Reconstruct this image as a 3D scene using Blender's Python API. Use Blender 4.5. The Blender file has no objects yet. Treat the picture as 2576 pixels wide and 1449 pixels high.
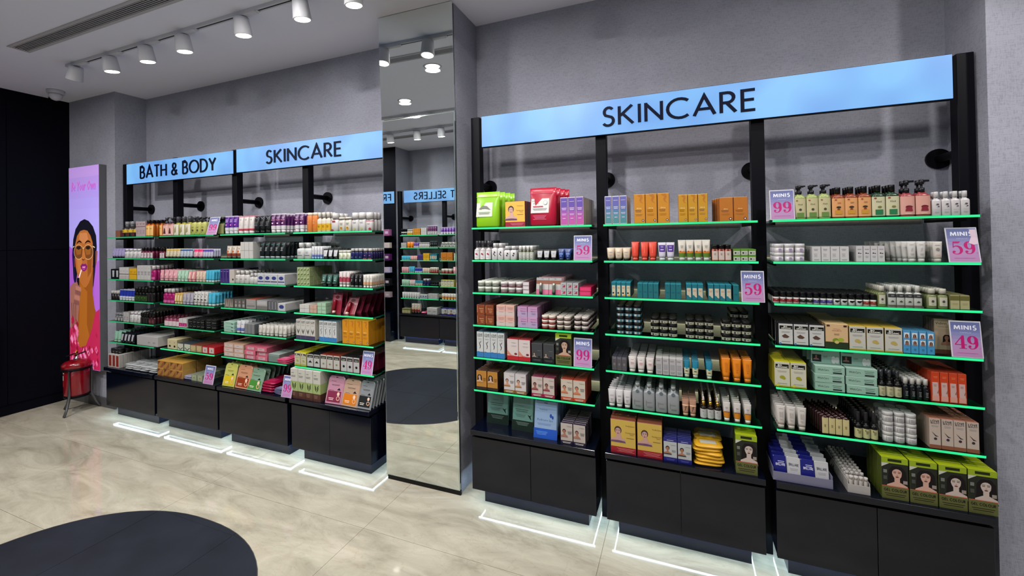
import bpy, math, random
from mathutils import Matrix, Vector
random.seed(7)
S = bpy.context.scene
C = S.collection
PI = math.pi
# ------------------------------------------------------------------ camera
cam_data = bpy.data.cameras.new('camera')
cam = bpy.data.objects.new('camera', cam_data)
C.objects.link(cam)
cam_data.sensor_width = 36.0
cam_data.lens = 14.7653
cam_data.shift_y = -0.0528
cam_data.clip_start = 0.05
YAW, PITCH, ROLL = math.radians(-21.4766), math.radians(0.50635), math.radians(-0.91329)
cy, sy, cp, sp = math.cos(YAW), math.sin(YAW), math.cos(PITCH), math.sin(PITCH)
fw = Vector((sy * cp, cy * cp, sp)); rt = Vector((cy, -sy, 0)); up = rt.cross(fw)
cr, sr = math.cos(ROLL), math.sin(ROLL)
r2 = cr * rt + sr * up; u2 = -sr * rt + cr * up
M = Matrix(((r2.x, u2.x, -fw.x, 0), (r2.y, u2.y, -fw.y, -2.3), (r2.z, u2.z, -fw.z, 1.62), (0, 0, 0, 1)))
cam.matrix_world = M
S.camera = cam
# ------------------------------------------------------------------ world, exposure, lights
S.view_settings.view_transform = 'Standard'
S.view_settings.look = 'None'
S.view_settings.exposure = 0.0
S.view_settings.gamma = 1.0
S.view_settings.use_curve_mapping = False
S.render.film_transparent = False
S.cycles.max_bounces = 8
S.cycles.diffuse_bounces = 3
S.cycles.glossy_bounces = 4
S.cycles.transmission_bounces = 4
S.cycles.transparent_max_bounces = 16
S.cycles.caustics_reflective = False
S.cycles.caustics_refractive = False
S.cycles.sample_clamp_indirect = 3.0
W = bpy.data.worlds.new('ambient_fill'); S.world = W; W.use_nodes = True  # faint bluish fill added to lift the ambient light
W.node_tree.nodes['Background'].inputs[0].default_value = (0.55, 0.64, 1.0, 1)
W.node_tree.nodes['Background'].inputs[1].default_value = 0.08

def light(name, kind, loc, power, color=(1, 1, 1), size=0.2, aim=None, **k):
    d = bpy.data.lights.new(name, kind); d.energy = power; d.color = color
    if kind == 'AREA':
        d.shape = k.get('shape', 'DISK'); d.size = size
        if 'size_y' in k: d.size_y = k['size_y']
    if kind == 'SPOT':
        d.spot_size = math.radians(k.get('angle', 60)); d.spot_blend = 0.6; d.shadow_soft_size = size
    if kind == 'POINT': d.shadow_soft_size = size
    o = bpy.data.objects.new(name, d); C.objects.link(o); o.location = loc
    v = (Vector(aim) - Vector(loc)) if aim else Vector((0, 0, -1))
    o.rotation_euler = v.to_track_quat('-Z', 'Y').to_euler()
    return o
TRACK_X = [-4.13, -3.67, -3.24, -2.64, -2.12, -1.72, -1.16, -0.62, -0.05, 0.52, 1.05]
for x in TRACK_X:
    light('track_beam', 'SPOT', (x, -0.37, 2.955), 13, (1.0, 0.96, 0.91), 0.035, (x, 0.12, 1.2), angle=96)
OPP_X = [-3.72, -3.28, -2.9, -2.3]
for x in OPP_X:
    light('track_beam', 'SPOT', (x, -2.48, 2.955), 12, (1.0, 0.95, 0.88), 0.035, (x, -3.3, 1.2), angle=84)
DOWN = [(-2.02, -0.98), (-2.9, -1.86), (-0.9, -1.3), (-4.6, -1.6), (0.9, -1.9), (-4.9, -2.7), (-1.4, -2.6), (1.9, -1.0)]  # the first pair shows in the mirror, the others are added fill
for x, y in DOWN:
    light('downlight_and_fill_beam', 'AREA', (x, y, 3.09), {1.9: 26, 0.9: 20, -4.6: 40, -4.9: 44, -3.22: 34}.get(x, 31), (1.0, 0.97, 0.93), 0.13)
# ------------------------------------------------------------------ materials
_m = {}
def lin(h):
    h = h.lstrip('#')
    out = []
    for i in (0, 2, 4):
        c = int(h[i:i + 2], 16) / 255
        out.append(c / 12.92 if c <= 0.04045 else ((c + 0.055) / 1.055) ** 2.4)
    return out
def mat(h, rough=0.45, metal=0.0, emit=0.0, trans=0.0, coat=0.0, spec=None):
    key = (h, rough, metal, emit, trans, coat, spec)
    if key in _m: return _m[key]
    m = bpy.data.materials.new('paint_' + h.lstrip('#'))
    m.use_nodes = True
    b = m.node_tree.nodes['Principled BSDF']
    c = lin(h)
    b.inputs['Base Color'].default_value = (*c, 1)
    b.inputs['Roughness'].default_value = rough
    b.inputs['Metallic'].default_value = metal
    if spec is None and max(c) < .02: spec = .25
    if spec is not None: b.inputs['Specular IOR Level'].default_value = spec
    if coat: b.inputs['Coat Weight'].default_value = coat
    if trans:
        b.inputs['Transmission Weight'].default_value = trans
        b.inputs['IOR'].default_value = 1.2
    if emit:
        b.inputs['Emission Color'].default_value = (*c, 1)
        b.inputs['Emission Strength'].default_value = emit
    _m[key] = m
    return m
def nodes_mat(name):
    m = bpy.data.materials.new(name); m.use_nodes = True
    nt = m.node_tree
    return m, nt, nt.nodes['Principled BSDF'], nt.nodes.new('ShaderNodeTexCoord')
def N(nt, kind, **k):
    n = nt.nodes.new(kind)
    for a, v in k.items():
        if a in n.inputs: n.inputs[a].default_value = v
        else: setattr(n, a, v)
    return n
def ramp(nt, fac, stops):
    r = nt.nodes.new('ShaderNodeValToRGB')
    el = r.color_ramp.elements
    while len(el) < len(stops): el.new(0.5)
    for e, (p, h) in zip(el, stops): e.position = p; e.color = (*lin(h), 1)
    nt.links.new(fac, r.inputs[0])
    return r
# woven wallcovering
def wall_material(name, base, lo, hi):
    m, nt, b, tc = nodes_mat(name)
    L = nt.links.new
    mp = N(nt, 'ShaderNodeMapping'); L(tc.outputs['Object'], mp.inputs[0])
    n1 = N(nt, 'ShaderNodeTexNoise', Scale=1.3, Detail=5.0, Roughness=0.62); L(mp.outputs[0], n1.inputs['Vector'])
    c1 = ramp(nt, n1.outputs[0], [(0.3, lo), (0.7, hi)])
    mv = N(nt, 'ShaderNodeMapping'); mv.inputs['Scale'].default_value = (330, 330, 45); L(tc.outputs['Object'], mv.inputs[0])
    nv = N(nt, 'ShaderNodeTexNoise', Scale=1.0, Detail=2.0); L(mv.outputs[0], nv.inputs['Vector'])
    mh = N(nt, 'ShaderNodeMapping'); mh.inputs['Scale'].default_value = (45, 45, 330); L(tc.outputs['Object'], mh.inputs[0])
    nh = N(nt, 'ShaderNodeTexNoise', Scale=1.0, Detail=2.0); L(mh.outputs[0], nh.inputs['Vector'])
    ad = N(nt, 'ShaderNodeMath', operation='ADD'); L(nv.outputs[0], ad.inputs[0]); L(nh.outputs[0], ad.inputs[1])
    mx = N(nt, 'ShaderNodeMix', data_type='RGBA', blend_type='MULTIPLY'); mx.inputs[0].default_value = 0.30
    r2_ = ramp(nt, ad.outputs[0], [(0.8, '#9a9a9a'), (1.2, '#ffffff')])
    sc = N(nt, 'ShaderNodeMath', operation='MULTIPLY'); sc.inputs[1].default_value = 1.0
    L(c1.outputs[0], mx.inputs[6]); L(r2_.outputs[0], mx.inputs[7]); L(mx.outputs[2], b.inputs['Base Color'])
    bp = N(nt, 'ShaderNodeBump', Strength=0.5, Distance=0.0015); L(ad.outputs[0], bp.inputs['Height']); L(bp.outputs[0], b.inputs['Normal'])
    b.inputs['Roughness'].default_value = 0.75
    return m
M_WALL = wall_material('woven_grey_wallcovering', '#9b9dab', '#8f909c', '#a3a5b4')  # slight blue in the grey carries the cast of the lit signs
M_CEIL = mat('#ebedfc', 0.85)  # bluish because the glow of the signs is put into this colour
def floor_material():
    m, nt, b, tc = nodes_mat('beige_marble')
    L = nt.links.new
    mp = N(nt, 'ShaderNodeMapping'); mp.inputs['Rotation'].default_value = (0, 0, 0.9); mp.inputs['Scale'].default_value = (1.0, 3.2, 1); L(tc.outputs['Object'], mp.inputs[0])
    n1 = N(nt, 'ShaderNodeTexNoise', Scale=1.7, Detail=8.0, Roughness=0.62, Distortion=1.1); L(mp.outputs[0], n1.inputs['Vector'])
    c1 = ramp(nt, n1.outputs[0], [(0.30, '#8f897a'), (0.48, '#a8a292'), (0.62, '#b5af9f'), (0.8, '#c3beae')])
    n2 = N(nt, 'ShaderNodeTexNoise', Scale=3.1, Detail=6.0, Roughness=0.5, Distortion=2.2); L(mp.outputs[0], n2.inputs['Vector'])
    v = ramp(nt, n2.outputs[0], [(0.485, '#ffffff'), (0.5, '#d9d0c0'), (0.515, '#ffffff')])
    mx = N(nt, 'ShaderNodeMix', data_type='RGBA', blend_type='MULTIPLY'); mx.inputs[0].default_value = 0.32
    L(c1.outputs[0], mx.inputs[6]); L(v.outputs[0], mx.inputs[7]); L(mx.outputs[2], b.inputs['Base Color'])
    b.inputs['Roughness'].default_value = 0.05
    return m
M_FLOOR = floor_material()
def slate_material():
    m, nt, b, tc = nodes_mat('dark_slate')
    L = nt.links.new
    n1 = N(nt, 'ShaderNodeTexNoise', Scale=3.0, Detail=8.0, Roughness=0.6); L(tc.outputs['Object'], n1.inputs['Vector'])
    c1 = ramp(nt, n1.outputs[0], [(0.3, '#14171f'), (0.7, '#1f232e')]); L(c1.outputs[0], b.inputs['Base Color'])
    b.inputs['Roughness'].default_value = 0.55; b.inputs['Specular IOR Level'].default_value = 0.2
    return m
M_SLATE = slate_material()
M_NAVY = mat('#050918', 0.14, spec=.42)
M_NAVYWALL = mat('#03040e', 0.7, spec=.08)
M_BLACK = mat('#05060d', 0.5, spec=.12)
M_MIRROR = mat('#e6ecea', 0.0, 1.0)
M_BLUE = None
def sign_material():
    m, nt, b, tc = nodes_mat('backlit_blue_acrylic')
    L = nt.links.new
    n1 = N(nt, 'ShaderNodeTexNoise', Scale=3.5, Detail=1.0); L(tc.outputs['Object'], n1.inputs['Vector'])
    c1 = ramp(nt, n1.outputs[0], [(0.35, '#6fa8ee'), (0.68, '#82c4fc')])
    L(c1.outputs[0], b.inputs['Emission Color']); b.inputs['Emission Strength'].default_value = 0.93
    b.inputs['Base Color'].default_value = (0.02, 0.03, 0.05, 1); b.inputs['Roughness'].default_value = 0.4
    return m
M_SIGN = sign_material()
def glass_material(name, tint, gl=0.12):
    m = bpy.data.materials.new(name); m.use_nodes = True
    nt = m.node_tree; L = nt.links.new
    out = nt.nodes['Material Output']; nt.nodes.remove(nt.nodes['Principled BSDF'])
    t = N(nt, 'ShaderNodeBsdfTransparent'); t.inputs[0].default_value = (*tint, 1)
    g = N(nt, 'ShaderNodeBsdfGlossy'); g.inputs['Roughness'].default_value = 0.02
    f = N(nt, 'ShaderNodeFresnel'); f.inputs[0].default_value = 1.45
    mx = N(nt, 'ShaderNodeMixShader'); L(f.outputs[0], mx.inputs[0]); L(t.outputs[0], mx.inputs[1]); L(g.outputs[0], mx.inputs[2]); L(mx.outputs[0], out.inputs[0])
    return m
M_GLASS = glass_material('green_tinted_glass', (0.70, 0.79, 0.745))
M_CLEAR = glass_material('clear_plastic', (0.93, 0.94, 0.95))
def edge_material(name, strength):
    m, nt, b, tc = nodes_mat(name)
    L = nt.links.new
    n1 = N(nt, 'ShaderNodeTexNoise', Scale=2.6, Detail=1.5); L(tc.outputs['Object'], n1.inputs['Vector'])
    c1 = ramp(nt, n1.outputs[0], [(0.38, '#10c872'), (0.52, '#24e08c'), (0.62, '#34e4a4'), (0.72, '#50ee6c')])
    L(c1.outputs[0], b.inputs['Emission Color']); b.inputs['Emission Strength'].default_value = strength
    b.inputs['Base Color'].default_value = (0.01, 0.1, 0.05, 1)
    return m
M_EDGE = edge_material('edge_lit_glass', 1.12)
M_EDGE_MID = edge_material('edge_lit_glass_mid', 0.75)
M_EDGE_DIM = edge_material('edge_lit_glass_dim', 0.42)
M_LED = mat('#fff2c8', 0.5, emit=0.45)
M_STRIP = mat('#cdeeff', 0.5, emit=40.0)
M_LAMP = mat('#fff6e4', 0.5, emit=9.0)
M_WHITE = mat('#c9c9cf', 0.5)
# ------------------------------------------------------------------ mesh builder
def sgn(v): return -1.0 if v < 0 else 1.0
class MB:
    def __init__(s): s.v = []; s.f = []; s.mi = []; s.mats = []; s.sm = []
    def m(s, mt):
        if mt not in s.mats: s.mats.append(mt)
        return s.mats.index(mt)
    def face(s, pts, mt, smooth=False):
        i = len(s.v); s.v += [tuple(p) for p in pts]; s.f.append(tuple(range(i, i + len(pts)))); s.mi.append(s.m(mt)); s.sm.append(smooth)
    def box(s, x0, x1, y0, y1, z0, z1, mt, ch=0.0, front=None, top=None):
        if ch <= 0:
            P = [(x0, y0, z0), (x1, y0, z0), (x1, y1, z0), (x0, y1, z0), (x0, y0, z1), (x1, y0, z1), (x1, y1, z1), (x0, y1, z1)]
            i = len(s.v); s.v += P
            for q, mm in (((0, 3, 2, 1), mt), ((4, 5, 6, 7), top or mt), ((0, 1, 5, 4), front or mt), ((1, 2, 6, 5), mt), ((2, 3, 7, 6), mt), ((3, 0, 4, 7), mt)):
                s.f.append(tuple(i + k for k in q)); s.mi.append(s.m(mm)); s.sm.append(False)
            return s
        c = ch
        def ring(z, e):
            a0, a1, b0, b1 = x0 + e, x1 - e, y0 + e, y1 - e
            return [(a0 + c, b0, z), (a1 - c, b0, z), (a1, b0 + c, z), (a1, b1 - c, z), (a1 - c, b1, z), (a0 + c, b1, z), (a0, b1 - c, z), (a0, b0 + c, z)]
        rs = [ring(z0, c), ring(z0 + c, 0), ring(z1 - c, 0), ring(z1, c)]
        i = len(s.v)
        for r in rs: s.v += r
        for k in range(3):
            for j in range(8):
                a = i + k * 8 + j; b2 = i + k * 8 + (j + 1) % 8
                s.f.append((a, b2, b2 + 8, a + 8))
                mm = front if (front and k == 1 and j == 0) else (top if (top and k == 2) else mt)
                s.mi.append(s.m(mm)); s.sm.append(False)
        s.f.append(tuple(i + j for j in range(7, -1, -1))); s.mi.append(s.m(mt)); s.sm.append(False)
        s.f.append(tuple(i + 24 + j for j in range(8))); s.mi.append(s.m(top or mt)); s.sm.append(False)
        return s
    def loft(s, secs, mt, n=14, caps=True, cx=0, cy_=0, a0=None, a1=None):
        """secs: (z, w, d, e)"""
        full = a0 is None
        angs = [2 * PI * k / n for k in range(n)] if full else [a0 + (a1 - a0) * k / (n - 1) for k in range(n)]
        i = len(s.v)
        for sec in secs:
            z, w, d, e = sec[:4]; ox = sec[4] if len(sec) > 4 else 0; oy = sec[5] if len(sec) > 5 else 0
            for a in angs:
                ca, sa = math.cos(a), math.sin(a)
                s.v.append((cx + ox + w / 2 * sgn(ca) * abs(ca) ** (2 / e), cy_ + oy + d / 2 * sgn(sa) * abs(sa) ** (2 / e), z))
        for k in range(len(secs) - 1):
            for j in range(n if full else n - 1):
                a = i + k * n + j; b2 = i + k * n + (j + 1) % n
                s.f.append((a, b2, b2 + n, a + n)); s.mi.append(s.m(mt)); s.sm.append(True)
        if caps and full:
            s.f.append(tuple(i + j for j in range(n - 1, -1, -1))); s.mi.append(s.m(mt)); s.sm.append(False)
            s.f.append(tuple(i + (len(secs) - 1) * n + j for j in range(n))); s.mi.append(s.m(mt)); s.sm.append(False)
        return s
    def tube(s, pts, r, mt, n=8):
        pts = [Vector(p) for p in pts]; i = len(s.v)
        for k, p in enumerate(pts):
            t = (pts[min(k + 1, len(pts) - 1)] - pts[max(k - 1, 0)]).normalized()
            u = t.cross(Vector((0, 0, 1)));
            if u.length < 1e-3: u = t.cross(Vector((0, 1, 0)))
            u.normalize(); w = t.cross(u)
            rr = r[k] if isinstance(r, (list, tuple)) else r
            for j in range(n):
                a = 2 * PI * j / n; s.v.append(tuple(p + rr * (math.cos(a) * u + math.sin(a) * w)))
        for k in range(len(pts) - 1):
            for j in range(n):
                a = i + k * n + j; b2 = i + k * n + (j + 1) % n
                s.f.append((a, b2, b2 + n, a + n)); s.mi.append(s.m(mt)); s.sm.append(True)
        for st in (0, (len(pts) - 1) * n):
            s.f.append(tuple(i + st + j for j in range(n))); s.mi.append(s.m(mt)); s.sm.append(False)
        return s
    def xf(s, fn, start=0):
        s.v[start:] = [tuple(fn(p)) for p in s.v[start:]]; return s
    def mesh(s, name):
        me = bpy.data.meshes.new(name); me.from_pydata(s.v, [], s.f)
        for mt in s.mats: me.materials.append(mt)
        me.polygons.foreach_set('material_index', s.mi)
        me.polygons.foreach_set('use_smooth', s.sm)
        me.update()
        return me
# ------------------------------------------------------------------ stroke lettering (x right, z up, cap height 1)
def arc(cx, cz, rx, rz, a, b, n=9):
    return [(cx + rx * math.cos(math.radians(a + (b - a) * k / n)), cz + rz * math.sin(math.radians(a + (b - a) * k / n))) for k in range(n + 1)]
GL = {
 'A': (.80, [[(0, 0), (.4, 1), (.8, 0)], [(.14, .32), (.66, .32)]]),
 'B': (.52, [[(0, 0), (0, 1), (.24, 1)] + arc(.24, .76, .22, .24, 90, -90) + [(0, .52)], [(.24, .52)] + arc(.26, .26, .26, .26, 90, -90) + [(0, 0)]]),
 'C': (.82, [arc(.5, .5, .5, .5, 48, 312, 16)]),
 'D': (.70, [[(0, 0), (0, 1), (.2, 1)] + arc(.2, .5, .5, .5, 90, -90, 12) + [(0, 0)]]),
 'E': (.46, [[(.46, 1), (0, 1), (0, 0), (.46, 0)], [(0, .52), (.42, .52)]]),
 'F': (.46, [[(.46, 1), (0, 1), (0, 0)], [(0, .52), (.42, .52)]]),
 'G': (.95, [arc(.5, .5, .5, .5, 48, 360, 16) + [(.55, .5)]]),
 'H': (.62, [[(0, 0), (0, 1)], [(.62, 0), (.62, 1)], [(0, .52), (.62, .52)]]),
 'I': (.06, [[(.03, 0), (.03, 1)]]),
 'J': (.4, [[(.36, 1), (.36, .25)] + arc(.18, .25, .18, .22, 0, -180, 6)]),
 'K': (.60, [[(0, 0), (0, 1)], [(.56, 1), (.04, .48)], [(.14, .58), (.60, 0)]]),
 'L': (.44, [[(0, 1), (0, 0), (.44, 0)]]),
 'M': (.88, [[(0, 0), (.08, .97)], [(.08, .97), (.44, .2), (.80, .97)], [(.80, .97), (.88, 0)]]),
 'N': (.66, [[(0, 0), (0, 1)], [(.0, .94), (.66, .06)], [(.66, 0), (.66, 1)]]),
 'O': (1.0, [arc(.5, .5, .5, .5, 90, 450, 20)]),
 'P': (.5, [[(0, 0), (0, 1), (.24, 1)] + arc(.24, .74, .25, .26, 90, -90) + [(0, .48)]]),
 'R': (.54, [[(0, 0), (0, 1), (.24, 1)] + arc(.24, .75, .23, .25, 90, -90) + [(0, .5)], [(.2, .5), (.54, 0)]]),
 'S': (.50, [arc(.27, .75, .2, .25, 35, 225, 9) + arc(.24, .26, .24, .26, 50, -150, 10)]),
 'T': (.56, [[(0, 1), (.56, 1)], [(.28, 1), (.28, 0)]]),
 'U': (.6, [[(0, 1), (0, .3)] + arc(.3, .3, .3, .3, 180, 360, 9) + [(.6, 1)]]),
 'V': (.7, [[(0, 1), (.35, 0), (.7, 1)]]),
 'W': (1.0, [[(0, 1), (.25, 0), (.5, .95), (.75, 0), (1, 1)]]),
 'X': (.6, [[(0, 0), (.6, 1)], [(0, 1), (.6, 0)]]),
 'Y': (.66, [[(0, 1), (.33, .48), (.66, 1)], [(.33, .48), (.33, 0)]]),
 'Z': (.56, [[(0, 1), (.56, 1), (0, 0), (.56, 0)]]),
 '&': (.66, [[(.64, 0), (.14, .66)] + arc(.3, .78, .18, .2, 200, -20, 8) + [(.42, .6), (.1, .36)] + arc(.26, .22, .24, .22, 160, 300, 6) + [(.6, .42)]]),
 '-': (.3, [[(0, .5), (.3, .5)]]), '/': (.3, [[(0, 0), (.3, 1)]]), "'": (.05, [[(.02, 1), (.02, .8)]]), '.': (.06, [[(0, .04), (.06, .04)]]),
}
def ribbon(pts, wd):
    """quads along a polyline with mitred corners; wd number or list"""
    n = len(pts); L = []; R = []
    closed = n > 3 and abs(pts[0][0] - pts[-1][0]) + abs(pts[0][1] - pts[-1][1]) < 1e-6
    for k in range(n):
        a = pts[k - 1] if k > 0 else (pts[-2] if closed else None)
        b = pts[k + 1] if k < n - 1 else (pts[1] if closed else None)
        p = pts[k]
        def nrm(u, v):
            dx, dz = v[0] - u[0], v[1] - u[1]; l = math.hypot(dx, dz) or 1
            return (-dz / l, dx / l)
        if a is None: nx, nz = nrm(p, b)
        elif b is None: nx, nz = nrm(a, p)
        else:
            n1 = nrm(a, p); n2 = nrm(p, b); nx, nz = n1[0] + n2[0], n1[1] + n2[1]
            l2 = nx * nx + nz * nz
            if l2 < 0.3: l2 = 0.3
            nx, nz = nx * 2 / l2, nz * 2 / l2
        w = (wd[k] if isinstance(wd, list) else wd) / 2
        L.append((p[0] + nx * w, p[1] + nz * w)); R.append((p[0] - nx * w, p[1] - nz * w))
    return [(R[k], R[k + 1], L[k + 1], L[k]) for k in range(n - 1)]
def text_quads(t, weight=.13, gap=None):
    gap = gap or (.12 + weight)
    x = 0; out = []
    for ch in t.upper():
        if ch == ' ': x += .42; continue
        wd, st = GL.get(ch, GL['I'])
        for s_ in st:
            out += [[(x + p[0], p[1]) for p in q] for q in ribbon(s_, weight)]
        x += wd + gap
    return out, x - gap
_ft = {}
def font_polys(t):
    """small lower-case print in Blender's built-in face"""
    if t in _ft: return _ft[t]
    cu = bpy.data.curves.new('tmp', 'FONT'); cu.body = t; cu.resolution_u = 1; cu.size = 1
    ob = bpy.data.objects.new('tmp', cu)
    me = ob.to_mesh()
    vs = [(v.co.x, v.co.y) for v in me.vertices]
    ps = [[vs[i] for i in p.vertices] for p in me.polygons]
    ob.to_mesh_clear(); bpy.data.objects.remove(ob); bpy.data.curves.remove(cu)
    xs = [v[0] for v in vs] or [0]
    x0 = min(xs)
    _ft[t] = ([[(p[0] - x0, p[1]) for p in q] for q in ps], max(xs) - x0)
    return _ft[t]
def digit(ch):
    """high-contrast numerals"""
    out = []
    def circ(cx, cz, r): out.append([(cx + r * math.cos(a * PI / 5), cz + r * math.sin(a * PI / 5)) for a in range(10)])
    if ch == '9':
        a = arc(.30, .68, .19, .285, 90, 450, 20); w = [.05 + .13 * abs(math.cos(math.radians(90 + 18 * k))) ** 1.3 for k in range(21)]
        out += ribbon(a, w)
        b = [(.49, .68)] + arc(.27, .42, .235, .40, 8, -95, 8) + arc(.24, .17, .15, .155, -100, -175, 4)
        out += ribbon(b, [.16, .16, .16, .15, .13, .11, .08, .06, .05, .045] + [.05] * (len(b) - 10)); circ(.135, .19, .082)
    elif ch == '5':
        out.append([(.10, .99), (.52, .99), (.40, .85), (.14, .85)])
        out += ribbon([(.125, .95), (.10, .50)], .05)
        b = [(.10, .50)] + arc(.27, .31, .24, .32, 130, -95, 13) + arc(.22, .16, .17, .16, -100, -180, 4)
        out += ribbon(b, [.04, .05, .06, .08, .10, .13, .15, .165, .165, .16, .14, .11, .08, .06, .05] + [.05] * (len(b) - 15)); circ(.12, .18, .085)
    elif ch == '4':
        out += ribbon([(.44, 1.0), (.02, .32)], .055); out += ribbon([(.0, .30), (.62, .30)], .06)
        out.append([(.33, 0.0), (.51, 0), (.51, 1.0), (.40, 1.0), (.33, .86)]); out += ribbon([(.22, .02), (.62, .02)], .045)
    return out, .60
class Print:
    """flat print on a front face; x in metres from the middle, z in metres from the base; faces -Y"""
    def __init__(s, y, step=0.00008): s.mb = MB(); s.y = y; s.step = step; s.n = 0
    def poly(s, pts, h, rough=.45, emit=0, new=True):
        if new: s.n += 1
        y = s.y - s.step * s.n
        s.mb.face([(p[0], y, p[1]) for p in pts], mat(h, rough, emit=emit) if isinstance(h, str) else h)
    def rect(s, x0, x1, z0, z1, h, **k): s.poly([(x0, z0), (x1, z0), (x1, z1), (x0, z1)], h, **k)
    def ell(s, cx, cz, rx, rz, h, n=14, **k): s.poly([(cx + rx * math.cos(2 * PI * i / n), cz + rz * math.sin(2 * PI * i / n)) for i in range(n)], h, **k)
    def quads(s, qs, h, ox, oz, sx, sz, shear=0, **k):
        s.n += 1
        y_ = s.y
        for q in qs:
            s.y -= 3e-6 * (1 if s.step > 0 else -1); s.poly([(ox + (p[0] + shear * p[1]) * sx, oz + p[1] * sz) for p in q], h, new=False, **k)
        s.y = y_
    def text(s, t, cx, z, width, height, h, weight=.15, shear=0, left=False, **k):
        qs, w = text_quads(t, weight)
        sx = min(width / w, height * 1.1)
        s.quads(qs, h, cx if left else cx - w * sx / 2, z, sx, height, shear, **k)
    def small(s, t, cx, z, width, height, h, shear=0, **k):
        qs, w = font_polys(t)
        sx = min(width / w, height * 1.5)
        s.quads(qs, h, cx - w * sx / 2, z, sx, height * 1.35, shear, **k)
    def lines(s, cx, z, width, n, pitch, h, th=None):
        s.n += 1
        th = th or pitch * .35
        for k in range(n):
            w = width * (1 - .25 * ((k * 7) % 3) / 2)
            s.poly([(cx - w / 2, z - k * pitch), (cx + w / 2, z - k * pitch), (cx + w / 2, z - k * pitch + th), (cx - w / 2, z - k * pitch + th)], h, new=False)
    def face(s, cx, cz, r, hair='#1c1214', skin='#c08a68', lips='#8c2a34', top='#7a5a6a', hand=True, long_=False, bw=1.0):
        """a small printed portrait: r is the head radius"""
        if long_: s.poly([(cx - 1.5 * r, cz - 2.6 * r), (cx + 1.6 * r, cz - 2.6 * r), (cx + 1.35 * r, cz + .5 * r), (cx + .7 * r, cz + 1.35 * r), (cx - .7 * r, cz + 1.35 * r), (cx - 1.3 * r, cz + .5 * r)], hair)
        s.poly([(cx - 2.1 * r * bw, cz - 3.2 * r), (cx + 2.1 * r * bw, cz - 3.2 * r), (cx + 1.9 * r * bw, cz - 2.3 * r), (cx + .5 * r, cz - 1.7 * r), (cx - .5 * r, cz - 1.7 * r), (cx - 1.9 * r * bw, cz - 2.3 * r)], skin)
        s.poly([(cx - .42 * r, cz - 2.1 * r), (cx + .42 * r, cz - 2.1 * r), (cx + .42 * r, cz - .6 * r), (cx - .42 * r, cz - .6 * r)], skin)
        s.ell(cx, cz + .22 * r, 1.0 * r, 1.12 * r, hair)
        s.poly([(cx + .78 * r * math.cos(a) * (1 if math.sin(a) > 0 else .92), cz + (.85 * r if math.sin(a) > 0 else 1.15 * r) * math.sin(a)) for a in [2 * PI * i / 14 for i in range(14)]], skin)
        for q in (-.36, .34):
            s.rect(cx + q * r - .2 * r, cx + q * r + .2 * r, cz + .05 * r, cz + .16 * r, '#2a1a18'); s.rect(cx + q * r - .24 * r, cx + q * r + .24 * r, cz + .3 * r, cz + .37 * r, hair)
        s.rect(cx - .05 * r, cx + .1 * r, cz - .38 * r, cz - .3 * r, '#7a4a38')
        s.ell(cx, cz - .66 * r, .27 * r, .11 * r, lips, 8)
        if hand: s.poly([(cx + .35 * r, cz - 2.6 * r), (cx + .95 * r, cz - 2.5 * r), (cx + .75 * r, cz - 1.0 * r), (cx + .45 * r, cz - .75 * r), (cx + .3 * r, cz - 1.3 * r)], skin)
        s.poly([(cx - 2.1 * r * bw, cz - 3.2 * r), (cx + 2.1 * r * bw, cz - 3.2 * r), (cx + 1.9 * r * bw, cz - 2.75 * r), (cx, cz - 2.6 * r), (cx - 1.9 * r * bw, cz - 2.75 * r)], top)
# ------------------------------------------------------------------ object helpers
def props(o, label=None, cat=None, group=None, kind=None):
    if label: o['label'] = label
    if cat: o['category'] = cat
    if group: o['group'] = group
    if kind: o['kind'] = kind
    return o
def new(name, data, parent=None, loc=None, rot=None):
    o = bpy.data.objects.new(name, data); C.objects.link(o)
    if parent is not None: o.parent = parent
    if loc is not None: o.location = loc
    if rot is not None: o.rotation_euler = rot
    return o
def obj(name, mb, parent=None, loc=None, rot=None): return new(name, mb.mesh(name), parent, loc, rot)
def bx(x0, x1, y0, y1, z0, z1, mt, ch=0.0): return MB().box(x0, x1, y0, y1, z0, z1, mt, ch)

# ================================================================== the room
XL, XR, YW, YO, ZC = -5.98, 3.6, 0.385, -3.63, 3.127
def struct(name, mb, parent=None):
    o = obj(name, mb, parent)
    if parent is None: props(o, kind='structure')
    return o
def clip(poly, axis, val, keep_less):
    out = []
    for i in range(len(poly)):
        a, b = poly[i], poly[(i + 1) % len(poly)]
        ia = (a[axis] <= val) == keep_less or a[axis] == val; ib = (b[axis] <= val) == keep_less or b[axis] == val
        if ia: out.append(a)
        if ia != ib:
            t = (val - a[axis]) / (b[axis] - a[axis]); out.append((a[0] + t * (b[0] - a[0]), a[1] + t * (b[1] - a[1])))
    return out
def slab(poly, z0, z1, mt, inset=0.0):
    mb = MB(); n = len(poly)
    mb.face([(p[0], p[1], z1) for p in poly], mt)
    for i in range(n):
        a, b = poly[i], poly[(i + 1) % n]
        mb.face([(a[0], a[1], z0), (b[0], b[1], z0), (b[0], b[1], z1), (a[0], a[1], z1)], mt)
    return mb
M_GROUT = mat('#8a8174', 0.6)
floor = struct('floor', bx(XL - .2, XR, YO - .1, YW + .1, -.05, -.004, M_GROUT))
gx = [-5.99, -5.51, -4.23, -2.95, -1.67, -0.39, 0.89, 2.17, 3.45, 3.6]; gy = [-3.63, -2.965, -2.325, -1.685, -1.045, -0.405, 0.235, 0.40]
for i in range(len(gx) - 1):
    for j in range(len(gy) - 1):
        g = .0009
        obj('tile', bx(gx[i] + g, gx[i + 1] - g, gy[j] + g, gy[j + 1] - g, -.01, 0, M_FLOOR), floor)
ell = []
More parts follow.
